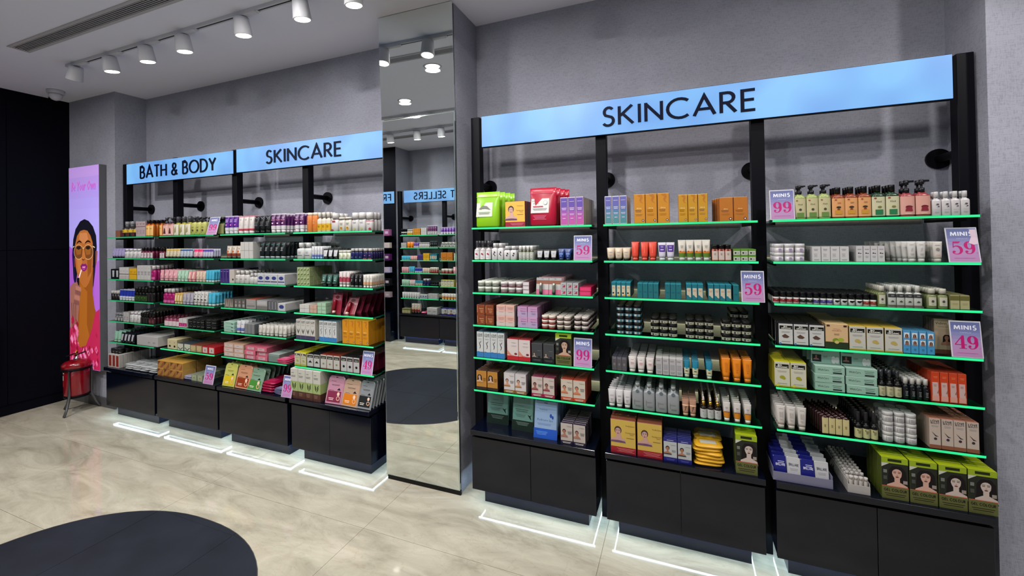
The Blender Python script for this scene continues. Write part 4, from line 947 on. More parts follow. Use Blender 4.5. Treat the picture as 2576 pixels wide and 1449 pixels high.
 'pale green pump bottle': Bt('#8f9c5c', '#18181c', head='pump', e=3, ch=.26, cw=.42, sh=.90, cat='pump bottle', front=[(.08, .82, '#b3ab84', 1.15)], art=[('s', 'Khadi', 0, .56, .36, .06, '#2c2c20'), ('e', 0, .38, .12, .12, '#3c3c2c'), ('r', -.30, .30, .08, .26, '#5c7c3c'), ('r', -.36, -.2, .72, .76, '#8c3c28')]),
 'amber shampoo bottle': Bt('#7c3414', '#0c0b0d', e=4, ch=.20, cw=.5, sh=.88, front=[(.06, .80, '#c8905c', 1.15)], art=[('l', .05, .62, .3, 2, .035, '#8a5a34'), ('e', 0, .44, .2, .1, '#2c2414'), ('e', 0, .35, .12, .1, '#7c3010'), ('r', -.28, .28, .16, .32, '#b8842c'), ('r', -.3, -.14, .72, .76, '#8c2c20')]),
 'dark green shampoo bottle': Bt('#0e3018', '#0c0b0d', e=4, ch=.20, cw=.5, sh=.88, front=[(.06, .80, '#b8b494', 1.15)], art=[('s', 'Khadi', 0, .58, .4, .07, '#2c2c20'), ('e', .05, .40, .16, .1, '#6c6c34'), ('r', -.28, .3, .10, .30, '#1c6c40'), ('r', -.36, -.18, .72, .77, '#8c2c20')]),
 'pink pump bottle': Bt('#8c3438', '#14141a', head='pump', e=3, ch=.34, cw=.42, sh=.9, cat='pump bottle', front=[(.08, .84, '#c49084', 1.1)], art=[('e', .06, .40, .24, .12, '#5c1420'), ('p', [(-.2, .22), (.3, .22), (.24, .40), (-.12, .38)], '#7c1c2c'), ('r', -.2, .2, .10, .13, '#d8b8a8')]),
 'white botanical bottle': Bt('#bcb8ba', '#c4c2c4', e=4, ch=.24, cw=.56, art=[('e', .05, .62, .16, .11, '#4a404c'), ('e', .15, .50, .1, .08, '#3c3440'), ('l', 0, .32, .6, 1, .02, '#55505a'), ('l', -.05, .2, .5, 2, .05, '#88848c')]),
 'white cream jar': ('jar', 1, 'jar', dict(c='#bcb8bc', cap='#c6c4c6', lh=.4, art=[('r', -.06, .2, .08, .48, '#8c7c9c')])),
 'small white serum box': Ct('#b9b7b8', s='#a09ea0', dr=.9, art=[('l', -.05, .82, .5, 3, .05, '#66646a'), ('l', -.1, .50, .4, 4, .06, '#8c8a90'), ('l', 0, .14, .6, 2, .05, '#77757c')]),
 'white hand cream box': Ct('#b6b4b6', s='#a09ea0', dr=.95, art=[('l', 0, .80, .6, 2, .045, '#66646a'), ('e', -.1, .55, .13, .11, '#26242a'), ('e', .16, .53, .12, .09, '#44424a'), ('l', 0, .36, .5, 3, .05, '#8c8a90')]),
 'white face tube': T('#b6b3b0', '#aeaaa8', art=[('l', 0, .84, .5, 1, .04, '#8c8a86'), ('p', [(-.1, .5), (0, .68), (.12, .7), (.04, .56)], '#a09c98'), ('l', 0, .40, .5, 2, .06, '#99968f')]),
 'white floral tube': T('#b2aca6', '#a8a29c', art=[('l', 0, .82, .5, 1, .04, '#55504c'), ('e', 0, .62, .2, .2, '#77706c'), ('l', 0, .34, .5, 1, .04, '#b06050')]),
 'white bottle with black label': Bt('#b0b2ac', '#c0c0bc', e=4, ch=.26, cw=.6, front=[(.62, .84, '#26282a', 1.1), (.04, .14, '#5c4444', 1.1)], art=[('e', 0, .36, .2, .1, '#3c4438'), ('l', 0, .74, .4, 2, .05, '#a0a0a0'), ('p', [(-.2, .3), (0, .44), (.2, .3), (0, .36)], '#2c3428')]),
 'green oil bottle': Bt('#70784c', '#bab8ac', e=2.4, ch=.24, cw=.7, front=[(.18, .76, '#b0ae9c', .7)], art=[('e', 0, .48, .14, .16, '#3c403a'), ('l', 0, .28, .2, 1, .04, '#3c403a')]),
 'olive carton': Ct('#a09a74', s='#6c6c44', dr=.9, art=[('r', -.5, .5, .62, .94, '#5c5a2c'), ('l', 0, .4, .6, 2, .08, '#8c8658')]),
 'black edged organic carton': Ct('#b4b4b2', s='#0e0e12', t='#16161c', dr=.55, art=[('r', -.5, .5, 0, .06, '#16161c'), ('r', -.42, .46, .74, .90, '#15150f'), ('t', 'BIO', -.02, .83, .3, .05, '#d8d8d0', .22), ('t', 'ORGANIC', .04, .76, .7, .05, '#d8d8d0', .22), ('l', 0, .62, .6, 2, .04, '#888888'), ('p', [(-.28, .42), (-.05, .52), (.25, .40), (.1, .33), (-.15, .34)], '#4c3428'), ('l', 0, .16, .6, 1, .05, '#666666'), ('e', -.38, .07, .08, .08, '#2c6aa0')]),
 'peach avocado carton': Ct('#c0a078', s='#8c7450', t='#c8a878', dr=.45, art=[('r', -.5, .5, 0, .26, '#1c2a10'), ('l', 0, .78, .3, 1, .04, '#a86450'), ('t', 'VEGGRETA', 0, .70, .42, .045, '#a86450', .16), ('l', 0, .58, .24, 2, .04, '#5c4430'), ('e', -.04, .32, .15, .13, '#6c8018'), ('e', .18, .36, .13, .1, '#8c9c24'), ('e', 0, .26, .1, .09, '#b8a860'), ('r', -.44, -.3, .88, .95, '#2c1c14'), ('r', .3, .44, .88, .95, '#2c1c14')]),
 'gold edged organic carton': Ct('#b4b2aa', s='#5c4a10', t='#c0a030', dr=.5, art=ORG('#a89450') + [('r', -.5, .5, 0, .05, '#a88c2c')]),
 'light blue serum carton': Ct('#3f88b8', s='#2c6c98', t='#3c7ca4', dr=1.0, art=[('r', -.34, .34, .66, .92, '#c4c8cc'), ('f', 0, .80, .14, dict(hair='#1c1416', skin='#9c6c58', top='#3c2c34', hand=False, long_=True)), ('r', -.34, .34, .36, .60, '#c4c8cc'), ('f', 0, .50, .14, dict(hair='#1c1416', skin='#9c6c58', top='#3c2c34', hand=False, long_=True)), ('l', 0, .2, .3, 2, .05, '#1c4c70')]),
 'beige hair carton': Ct('#9c8c74', s='#6c5c50', t='#8c8070', dr=.28, art=[('r', -.5, .5, 0, .12, '#5c3428'), ('s', 'Velvet', -.12, .84, .6, .07, '#2c1c10'), ('l', 0, .76, .6, 1, .03, '#6c5840'), ('f', .16, .46, .15, dict(hair='#16100e', skin='#8c6450', top='#8c6450', hand=False, long_=True))]),
 'yellow edged organic carton': Ct('#b8b6a4', s='#8c8414', t='#b8b018', dr=.5, art=ORG('#8c8c20') + [('r', -.5, .5, 0, .05, '#a09818'), ('e', -.3, .06, .1, .1, '#c8b440')]),
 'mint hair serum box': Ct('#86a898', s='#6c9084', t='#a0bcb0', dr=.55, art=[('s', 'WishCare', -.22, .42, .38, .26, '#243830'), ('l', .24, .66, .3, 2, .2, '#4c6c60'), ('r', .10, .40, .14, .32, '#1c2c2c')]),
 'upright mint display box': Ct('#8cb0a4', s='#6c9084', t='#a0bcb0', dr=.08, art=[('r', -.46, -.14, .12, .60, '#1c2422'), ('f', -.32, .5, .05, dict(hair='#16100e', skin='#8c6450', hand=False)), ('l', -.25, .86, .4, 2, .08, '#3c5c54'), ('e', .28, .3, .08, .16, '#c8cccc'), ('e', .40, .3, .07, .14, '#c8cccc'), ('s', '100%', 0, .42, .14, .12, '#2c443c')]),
 'dark spray bottle with cream label': Bt('#101010', '#1c1e20', head='spray', e=2, dr=1, ch=.40, cw=.56, sh=.84, over='#26282c', cat='spray bottle', bands=[(.04, .66, '#a8a484')], art=[('l', 0, .52, .4, 2, .05, '#55533c'), ('r', -.2, .24, .18, .34, '#8c8868')]),
 'dark bottle with white cap': Bt('#101216', '#bab8b4', e=2, dr=1, ch=.28, cw=.7, nk=.6, sh=.84, art=[('l', 0, .5, .4, 4, .09, '#8c8c90'), ('e', 0, .7, .12, .1, '#3c3c44')]),
 'orange hair removal carton': Ct('#b83812', s='#a03010', t='#90280c', dr=.9, art=[('p', [(-.34, .04), (-.38, .66), (.30, .66), (.34, .3), (.40, .04)], '#b89c98'), ('r', -.4, .42, .03, .2, '#c88c80'), ('l', -.05, .56, .36, 2, .04, '#8c4c40'), ('l', .0, .84, .5, 2, .04, '#d87850'), ('p', [(.16, .3), (.34, .42), (.30, .28)], '#8c5448')]),
 'white lotion tube': T('#b8b2ae', '#aea29c', art=[('l', 0, .86, .5, 1, .035, '#8c8680'), ('r', -.18, -.06, .5, .72, '#9c9690'), ('r', .06, .18, .5, .72, '#9c9690'), ('l', 0, .42, .5, 2, .05, '#a49e98'), ('l', 0, .26, .6, 1, .05, '#c09490')]),
 'maroon bottle with cream label': Bt('#2c0a10', '#26080e', e=6, dr=.8, ch=.12, cw=.34, sh=.93, nk=.34, front=[(.05, .90, '#b0a474', .72)], art=[('l', -.02, .5, .3, 3, .05, '#4c442c'), ('r', -.2, .2, .9, .97, '#2c0a10')]),
 'black bottle with cream label': Bt('#0e0d0f', '#222024', e=2, dr=1, ch=.40, cw=.56, sh=.84, bands=[(.03, .64, '#a8a478')], art=[('l', 0, .48, .4, 3, .07, '#3c3a28'), ('r', -.28, -.16, .5, .58, '#3c3a28')]),
 'white hair mask jar': ('jar', 1, 'jar', dict(c='#a8a6a6', cap='#bab8b8', lh=.36, art=[('r', -.30, -.27, .14, .56, '#3c3c44'), ('l', .02, .44, .44, 3, .12, '#8c8a90')])),
 'peach shampoo carton': Ct('#b0a096', s='#8c7c70', t='#9c6450', dr=.95, art=[('r', -.5, .5, 0, .12, '#844834'), ('t', 'LOVE', 0, .88, .7, .06, '#2a2a2e', .22), ('t', 'BEAUTY', 0, .82, .7, .04, '#3a3a3e', .2), ('l', 0, .75, .6, 2, .035, '#8a8a8a'), ('p', [(-.3, .56), (.05, .44), (.3, .40), (.02, .40)], '#2c2024'), ('e', .02, .32, .14, .14, '#2c2030')]),
 'lime hair colour carton': Ct('#3a3c30', s='#46501a', t='#9aa810', dr=.42, art=DYE(.12, '#c09888')),
 'lime hair colour carton with red lips': Ct('#3a3c30', s='#46501a', t='#9aa810', dr=.42, art=DYE(.16, '#b8a8a0')),
 'blue and white sachet': ('sachet', .14, 'sachet', dict(c='#161a6c', square=1, art=[('l', .1, .74, .5, 2, .07, '#c0c0e0'), ('t', 'BRILLARE', .05, .56, .7, .09, '#d0d0e8', .2), ('e', 0, .14, .08, .07, '#6c70b0')])),
 'plain white sachet': ('sachet', .14, 'sachet', dict(c='#adadb0', square=1, art=[('t', 'BRILLARE', 0, .62, .7, .1, '#34344c', .2), ('l', 0, .48, .6, 2, .06, '#8c8c94'), ('e', 0, .16, .1, .08, '#66666c')])),
 'tiny white lip tube': ('shaped', 1, 'tube', dict(shape='bottle', c='#b0aaa6', cap='#b8b2ae', e=2, sh=.9, nk=.8, ch=.2, cw=.9)),
}
SMALL = dict(black='#0d0d12')
def jarrow(c): return ('jar', 1, 'jar', dict(c='#a8a8a4', cap='#0c0c10', lh=.46, band=(.12, .40, c), art=[('l', 0, .3, .3, 1, .07, '#c8c4bc')]))
K.update({
 'black lidded jar with red band': jarrow('#7c1822'), 'black lidded jar with dark band': jarrow('#1c201c'), 'black lidded jar with violet band': jarrow('#3c3478'),
 'black lidded jar with swoosh': ('jar', 1, 'jar', dict(c='#aeaeac', cap='#0c0c10', lh=.46, art=[('p', [(-.34, .42), (.34, .42), (.34, .34), (0, .22), (-.34, .30)], '#101014')])), 'black lidded jar with rust band': jarrow('#7c2c1c'),
 # first and second bays
 'tiny terracotta box': Ct('#7c4c3c', s='#6a4034', dr=.8), 'dark bottle with yellow band': Bt('#2a2422', '#5c5c60', e=2, dr=1, head='spray', over='#77787c', ch=.34, cw=.5, sh=.85, bands=[(.42, .72, '#b89824')], ab=1, art=[('l', 0, .6, .4, 2, .06, '#6a5410'), ('r', -.3, .3, .05, .36, '#4c2028')]),
 'mauve grey carton': Ct('#9c8c90', s='#8a7c80', dr=.9, art=[('l', 0, .84, .6, 2, .06, '#55444c'), ('r', -.5, .5, .64, .67, '#5c2838'), ('l', 0, .4, .6, 4, .07, '#77666c')]),
 'orange bottle with black cap': Bt('#a85410', '#140e0c', e=4, ch=.2, cw=.6, sh=.86, front=[(.06, .82, '#c8a060', 1.1)], art=[('l', 0, .6, .5, 2, .05, '#7a5420')]),
 'rose pump bottle': Bt('#9c6c66', '#2c2c34', head='pump', e=3, ch=.34, cw=.42, sh=.9, cat='pump bottle', front=[(.06, .84, '#c49c94', 1.15)], art=[('p', [(-.2, .18), (.24, .18), (.1, .62), (-.04, .62)], '#4c1c20'), ('r', -.4, .4, .06, .12, '#d8a8a0')]),
 'clear oil spray bottle': Bt('#8c8424', '#202024', head='spray', e=3, dr=.7, ch=.32, cw=.42, sh=.88, cat='spray bottle', front=[(.04, .86, '#b4b0a0', .9)], art=[('p', [(-.2, .2), (.1, .3), (.05, .7), (-.15, .5)], '#8c7c50')]),
 'lime pump bottle': Bt('#a4a45c', '#202024', head='pump', e=3, ch=.26, cw=.42, sh=.9, cat='pump bottle', art=[('l', 0, .6, .4, 2, .05, '#5c5c34'), ('e', 0, .36, .16, .14, '#3c3c20'), ('r', -.4, .4, .04, .14, '#6c9c48')]),
 'dark green bottle': Bt('#0e3010', '#0c0b0d', e=4, front=[(.06, .8, '#8c8c58', .9)]),
 'lilac tube': T('#8c84ac', '#0e0e14', art=[('l', 0, .7, .4, 3, .07, '#c0b8d8')]), 'white mini bottle': Bt('#b4b2b4', '#bcbabc', e=3, ch=.2, cw=.56, art=[('l', .1, .5, .3, 2, .08, '#77757a')]),
 'maroon bottle with white label': Bt('#581430', '#141014', e=3, ch=.3, cw=.56, front=[(.06, .74, '#b4a8ac', .8)], art=[('l', 0, .5, .3, 3, .08, '#77606c')]),
 'yellow topped tube': T('#b8ae94', '#0e0e14', bands=[(.78, .93, '#b89438')], art=LW), 'blue topped tube': T('#a0a8b4', '#0e0e14', bands=[(.78, .93, '#2c4c84')], art=LW),
 'hot pink tube': T('#c890a0', '#0e0e14', bands=[(.72, .93, '#c4205c')], art=LW), 'violet topped tube': T('#a8a8bc', '#0e0e14', bands=[(.72, .93, '#4c3c8c')], art=LW),
 'black box with white tube': Ct('#0e0e12', dr=.8, art=[('p', [(-.1, .2), (-.16, .85), (.36, .85), (.3, .2)], '#a0a4ac')]), 'white lace carton': Ct('#b0aeae', s='#989696', dr=.9, art=[('r', -.5, .5, .40, .46, '#55484c'), ('l', 0, .7, .5, 2, .07, '#88868a'), ('r', -.5, .5, 0, .3, '#a49c9c')]),
 'yellow carton': Ct('#c09420', s='#a87c18', dr=.9, art=[('r', -.5, .5, .46, .50, '#5c4410'), ('l', 0, .7, .6, 2, .07, '#7a5c10')]), 'white printed carton': Ct('#a8a6a6', s='#949294', t='#c0bebe', dr=.9, art=[('l', 0, .80, .3, 1, .05, '#66646a'), ('l', 0, .56, .7, 4, .07, '#44444a')]),
 'magenta bottle': Bt('#8c1458', '#b0acae', e=3, ch=.24, cw=.6, front=[(.08, .3, '#b05088', 1)], art=[('l', 0, .6, .4, 2, .05, '#c870a0')]),
 'pink tube': T('#c08c94', '#b8848c', art=[('e', 0, .6, .2, .18, '#d0a4a8'), ('l', 0, .4, .3, 2, .07, '#8c545c')]), 'mint tube': T('#94b4a0', '#a0b8a8', art=[('e', 0, .6, .2, .18, '#a8c8b4'), ('l', 0, .4, .3, 2, .07, '#4c7c5c')]),
 'coral striped tube': T('#c07c80', '#b87478', front=[(.3, .9, '#c8a8a0', .5)]), 'beige tube': T('#b8a494', '#b0a090', art=[('e', 0, .6, .2, .18, '#c8b8a8'), ('l', 0, .4, .3, 2, .07, '#7c6454')]),
 'sky blue tube': T('#3e98b4', '#a8b4b4', art=[('l', 0, .7, .3, 2, .07, '#78bcd0')]), 'purple carton': Ct('#2c1c5c', s='#3c2c6c', t='#5c4c84', dr=.9, art=[('r', -.46, -.42, .05, .95, '#8c80b0'), ('l', 0, .84, .6, 1, .06, '#9c90c8'), ('l', .05, .3, .3, 5, .07, '#5c4c90')]),
 'black jar with white lid': ('jar', 1, 'jar', dict(c='#120e12', cap='#a8a6a6', lh=.3, art=[('l', 0, .4, .4, 3, .1, '#55444c')])), 'blue and white tube': T('#1c2c8c', '#b0b4b8', bands=[(.94, 1, '#a8acb8'), (.2, .4, '#a8acb8')], ab=1), 
 'black bottle with green label': Bt('#0c0e0c', '#0a0a0c', e=3, ch=.3, cw=.7, nk=.6, front=[(.06, .6, '#1c3410', 1)], art=[('e', 0, .4, .2, .12, '#3c6c1c')]), 'glossy black bottle': Bt('#0e0b0d', '#09090b', e=4, ch=.36, cw=.8, nk=.7, front=[(.06, .9, '#1c1a1c', .5)]),
 'amber gel tube': T('#b49454', '#b8a07c', front=[(.3, .8, '#c8b898', .5)]), 'pale lilac tube': T('#94909c', '#8c889c', art=[('l', 0, .6, .3, 3, .08, '#66607c')]), 'white tube with black print': T('#b4b2b0', '#9c9a98', art=[('e', .1, .8, .1, .08, '#1c1c1c'), ('e', -.1, .66, .1, .08, '#1c1c1c'), ('r', -.28, .28, .40, .47, '#141414'), ('l', 0, .3, .4, 1, .05, '#1c1c1c')]),
 'small clear vial': Bt('#5c5c60', '#6c6c70', e=2, dr=1, ch=.3, cw=.8, nk=.7, front=[(.1, .6, '#8c8c90', .6)]), 'white capped carton': Ct('#a09e9e', s='#8c8a8a', dr=.9, art=[('l', 0, .5, .6, 4, .1, '#55545a')]), 'maroon bottle': Bt('#2c0c18', '#0c0a0c', e=4, ch=.4, cw=.8, nk=.7, front=[(.1, .7, '#4c1c28', .7)], art=[('l', 0, .4, .4, 2, .08, '#8c6c74')]),
 'pink mist bottle': Bt('#74344c', '#5c2438', e=3, ch=.12, cw=.5, sh=.8, front=[(.04, .62, '#b8a8ac', 1.1)]), 'white and magenta box': Ct('#b4b0b2', s='#a09c9e', dr=.9, art=[('r', -.5, .5, .12, .5, '#9c1460'), ('l', 0, .3, .4, 2, .08, '#d08cb4')]), 'black body butter jar': ('jar', 1, 'jar', dict(c='#0d0d0f', cap='#141416', lh=.45, cr=.12)),
 'mint body tube': T('#7ca894', '#88a898', art=LW), 'black tube with white strip': T('#0e0f18', '#0b0c12', front=[(.24, .86, '#94949c', .55)]), 'long white carton': Ct('#9c9a9c', s='#a8a6a4', t='#a8a6a6', dr=.35, art=[('s', 'abc', .1, .3, .2, .2, '#44546c'), ('s', 'abc', .34, .3, .2, .2, '#44546c')]),
 'cream carton with leaf': Ct('#b4aa88', s='#8c8464', t='#c4b890', dr=1.6, art=[('e', 0, .3, .2, .14, '#1c1814'), ('l', 0, .72, .2, 2, .09, '#66604c')]), 'white carton with garland': Ct('#b0b0a0', s='#3c444c', t='#343c44', dr=1.6, art=[('p', [(-.4, .5), (0, .16), (.4, .5), (.4, .36), (0, .04), (-.4, .36)], '#1c2420')]), 'kraft box': Ct('#94805c', s='#5c2420', t='#6c3428', dr=1.6, art=[('p', [(-.4, .9), (.4, .9), (.4, .4), (0, .1), (-.4, .4)], '#a89870')]), 'red box with white panel': Ct('#a81420', s='#a00c18', t='#8c1420', dr=1.6, art=[('r', -.38, .38, .1, .9, '#b8a4a0'), ('r', -.04, .06, .3, .6, '#3c1c20')]),
 'wine red box': Ct('#5c0c1c', s='#4c0818', t='#3c0814', dr=1.0, art=[('r', -.4, .4, .15, .85, '#9c8c90')]), 'red and white perfume carton': Ct('#aaa09c', s='#a09c98', t='#b0acaa', dr=.6, art=[('r', -.34, .34, .1, .92, '#7c1c18')]),
 'silver sachet pack': ('pack', .7, 'sachet pack', dict(c='#a0a2a4', lab='#8c9094')), 'kraft soap carton': Ct('#9c6c34', s='#a07c3c', t='#b88c40', dr=1.3, art=[('p', [(-.44, .1), (-.1, .1), (.44, .9), (.44, .3), (.2, .06), (-.44, .06)], '#7c4c28'), ('p', [(-.44, .4), (0, .9), (-.44, .9)], '#5c3418')]), 'lavender sachet pack': ('pack', .7, 'sachet pack', dict(c='#84849c')), 'sage soap carton': Ct('#7c8470', s='#5c6454', t='#6c7464', dr=1.2, art=[('r', -.34, .34, .12, .88, '#94987c'), ('e', 0, .5, .08, .1, '#55604c')]),
 # third and fourth bays
 'purple and white tube': T('#4c1c80', '#b0aeb2', bands=[(.94, 1, '#b0a8bc'), (.18, .36, '#b4b2b6')], ab=1, art=[('l', 0, .78, .6, 2, .06, '#c8b0e0'), ('r', -.3, .3, .66, .68, '#c8b0e0'), ('e', 0, .50, .16, .1, '#d888b8')]), 'white and pink tube': T('#b8b2b0', '#b8b4b2', bands=[(.94, 1, '#c87884'), (.2, .28, '#b01c3c')], ab=1, art=[('l', 0, .78, .3, 1, .05, '#66646a'), ('l', 0, .5, .2, 1, .1, '#b8a8a8')]), 'glossy black tube': T('#0f1014', '#0d0e12', art=[('p', [(-.4, .95), (0, .82), (.4, .95), (.36, .97), (0, .85), (-.36, .97)], '#7c808c'), ('l', 0, .64, .6, 4, .07, '#55585f')]), 'plum and white tube': T('#401048', '#aeaaae', bands=[(.94, 1, '#b8b0bc'), (.18, .38, '#b0acb0')], ab=1, art=[('l', 0, .80, .6, 2, .06, '#d0a8d0'), ('r', -.4, .4, .66, .68, '#d88ca8'), ('e', 0, .50, .2, .1, '#e0b0c8')]),
 'orange spray can': ('shaped', 1, 'spray can', dict(shape='round', c='#b4682c', cap='#c8b8a8', ch=.16, cw=.86, art=[('l', 0, .7, .3, 4, .07, '#d8a070')])), 'white bottle with yellow label': Bt('#b8b2a8', '#bcb8b0', e=3, ch=.26, cw=.6, bands=[(.1, .56, '#b48c14')], art=[('l', 0, .4, .4, 2, .08, '#6a4c08')]), 'white bottle with red mark': Bt('#b4b0b0', '#b8b4b4', e=3, ch=.3, cw=.7, nk=.6, art=[('r', -.2, .2, .72, .84, '#8c2434'), ('e', -.2, .1, .2, .1, '#7c1428')]), 'white roll-on with sunflower': Bt('#b4b0a8', '#c4c0b4', e=3, ch=.12, cw=.9, nk=.8, art=[('e', 0, .26, .2, .2, '#b88c20'), ('e', 0, .26, .1, .1, '#4c2c10'), ('l', 0, .66, .5, 3, .07, '#77757a')]), 'tall white deodorant': Bt('#b2b0b0', '#b6b4b4', e=3, ch=.34, cw=.9, nk=.8, sh=.9, art=[('l', 0, .7, .5, 2, .06, '#66646a'), ('e', 0, .16, .18, .14, '#8c8c50')]), 'white deodorant with red flower': Bt('#b2aeae', '#b6b2b2', e=3, ch=.36, cw=.9, nk=.8, sh=.9, bands=[(.80, .86, '#8c2434')], art=[('e', .2, .14, .2, .16, '#8c1c2c'), ('l', 0, .6, .4, 2, .06, '#66646a')]),
 'brown fruit tube': T('#b4a89c', '#2c1c14', bands=[(.2, .42, '#6c2814')], art=[('e', -.1, .56, .2, .15, '#a84c1c'), ('l', 0, .8, .4, 2, .05, '#77706c')]), 'white cross carton': Ct('#aeacaa', s='#989694', t='#bcbab8', dr=.9, art=[('r', -.5, .5, .48, .50, '#77757a'), ('r', .40, .42, .2, .8, '#8c8a8e')]), 'black teal tube': T('#0e1416', '#6c7478', art=[('l', 0, .84, .4, 1, .05, '#3c8c94'), ('l', -.1, .66, .4, 4, .06, '#94989c')]), 'white micellar bottle': Bt('#aeb0b0', '#b4b4b4', e=3, ch=.28, cw=.55, art=[('l', 0, .6, .4, 3, .06, '#8a8c90'), ('r', -.4, .4, .3, .33, '#1c2024')]), 'white tube with blue foot': T('#b0b0b4', '#6c8cac', bands=[(.2, .34, '#54609c')], ab=1, art=LW), 'green label mini jar': ('jar', .8, 'bottle', dict(c='#b0b2a0', cap='#c0c0b8', lh=.26, art=[('l', 0, .5, .5, 3, .1, '#6c7c4c')])), 'navy bottle with white cap': Bt('#151848', '#aeacae', e=3, ch=.26, cw=.8, nk=.7, art=[('l', 0, .3, .3, 2, .08, '#7c80b8')]), 'navy bottle with wine label': Bt('#1c1644', '#b0acaa', e=3, ch=.26, cw=.8, nk=.7, art=[('r', -.4, .4, 0, .16, '#6c2c20'), ('l', 0, .5, .3, 2, .08, '#9c6c9c')]),
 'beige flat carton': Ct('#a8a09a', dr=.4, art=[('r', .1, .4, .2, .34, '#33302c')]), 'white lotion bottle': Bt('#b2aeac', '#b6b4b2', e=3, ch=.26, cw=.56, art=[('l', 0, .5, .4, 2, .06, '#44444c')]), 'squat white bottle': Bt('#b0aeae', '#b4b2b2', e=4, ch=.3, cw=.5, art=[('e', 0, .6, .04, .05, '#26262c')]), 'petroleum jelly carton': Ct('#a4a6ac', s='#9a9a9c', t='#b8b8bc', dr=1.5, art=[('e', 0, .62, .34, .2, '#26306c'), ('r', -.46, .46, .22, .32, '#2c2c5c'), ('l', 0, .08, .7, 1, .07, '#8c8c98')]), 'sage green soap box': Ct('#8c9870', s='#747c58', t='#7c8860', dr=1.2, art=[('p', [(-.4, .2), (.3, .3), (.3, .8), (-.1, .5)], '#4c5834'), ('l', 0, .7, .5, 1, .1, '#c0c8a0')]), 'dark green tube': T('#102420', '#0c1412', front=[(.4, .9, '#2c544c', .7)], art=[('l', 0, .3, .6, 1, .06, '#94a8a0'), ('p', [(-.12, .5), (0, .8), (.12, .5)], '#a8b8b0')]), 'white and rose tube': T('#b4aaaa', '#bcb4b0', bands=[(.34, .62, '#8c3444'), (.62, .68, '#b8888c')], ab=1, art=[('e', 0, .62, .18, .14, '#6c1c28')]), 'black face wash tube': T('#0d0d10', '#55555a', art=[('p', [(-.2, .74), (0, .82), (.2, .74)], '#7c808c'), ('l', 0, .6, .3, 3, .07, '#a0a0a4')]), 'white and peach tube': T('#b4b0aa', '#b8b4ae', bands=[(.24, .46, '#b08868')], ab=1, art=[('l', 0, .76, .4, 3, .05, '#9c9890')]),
 'patterned dark box': Ct('#5c5450', s='#34302e', t='#2c2a2c', dr=1.8, art=[('p', [(-.3, .1), (-.1, .9), (.1, .1), (.3, .9), (.36, .1)], '#8c8078'), ('r', -.5, -.44, 0, 1, '#9c988e')]), 'dark printed box': Ct('#55504e', s='#3c3836', t='#44403e', dr=1.8, art=[('e', 0, .3, .3, .3, '#8c8684'), ('e', 0, .7, .2, .2, '#847c7c')]), 'silver box with red lid': Ct('#85817f', s='#6c6866', t='#8c4434', dr=1.8, art=[('r', -.4, .4, .2, .4, '#6c6866'), ('l', 0, .7, .6, 1, .1, '#a09c98')]), 'silver box': Ct('#8c8a8a', s='#5c5a5c', t='#77757a', dr=1.8, art=[('r', -.5, .5, 0, .4, '#66625f'), ('r', -.4, .4, .55, .9, '#9c9a9a')]), 'slim graphite box': Ct('#44464a', s='#7c7c7e', t='#55565a', dr=1.6, art=[('r', -.1, .1, .1, .9, '#8c8c90')]), 'petroleum jelly tube box': Ct('#a4a6a8', s='#a09e9e', t='#a8a8a8', dr=2.0, art=[('e', 0, .55, .34, .2, '#26306c'), ('l', 0, .3, .4, 1, .1, '#55607c')]),
 'white soft pack': Ct('#b0aeac', s='#a8a6a2', dr=1.0), 'peach soft pack': Ct('#a88c7c', s='#9c8070', dr=1.0, art=[('l', 0, .5, .6, 1, .2, '#c0a898')]), 'mint soap pack': Ct('#8ca890', s='#7c9880', dr=1.0, art=[('l', 0, .5, .7, 1, .2, '#b0c8b0')]), 'crimson lip blister': ('card', .5, 'blister pack', dict(c='#8c2c44', stick='#7c0c20', met=.1, tip='#c8a8a0', art=[('r', -.44, .44, .04, .6, '#7c0c24'), ('r', -.4, .4, .66, .92, '#a05868'), ('e', 0, .80, .2, .14, '#5c0c1c')])),
 'mint display box': Ct('#86a89a', s='#6c9084', t='#98b4a8', dr=1.2, art=[('l', 0, .6, .6, 1, .2, '#34544a'), ('r', .2, .4, .3, .5, '#1c2c2c')]), 'white shampoo tube with blue foot': T('#b4b4b8', '#a8acb4', bands=[(.2, .42, '#54609c')], art=[('s', 'Pure', 0, .7, .5, .08, '#44444c')]), 'silver slim case': Ct('#6c6e70', s='#4c4e52', t='#7c7e80', dr=.9), 'small white tube': T('#b4b0aa', '#b8b4ae', art=[('l', 0, .7, .4, 3, .07, '#a09c94')]), 
 'amber carton with leaf': Ct('#bc7c10', s='#a87010', t='#d09420', dr=.75, art=SKN), 'blush lip box': Ct('#b09488', s='#a07c68', t='#a8846c', dr=1.8, art=[('r', -.4, .4, .2, .8, '#b8aaa6'), ('l', -.1, .5, .3, 1, .2, '#6c5c70')]), 'rose pink lip box': Ct('#b4586c', s='#8c3c50', t='#a84c60', dr=2.2, art=[('r', -.3, .3, .2, .8, '#b8949c'), ('l', -.05, .5, .3, 1, .2, '#6c3c50')]), 'grey green box': Ct('#647470', s='#55605c', t='#8c9894', dr=1.0, art=[('r', -.5, .5, .8, .86, '#8c9894')]), 'pink pad pack': ('pack', .8, 'sachet pack', dict(c='#b03c60', lab='#c8708c')),
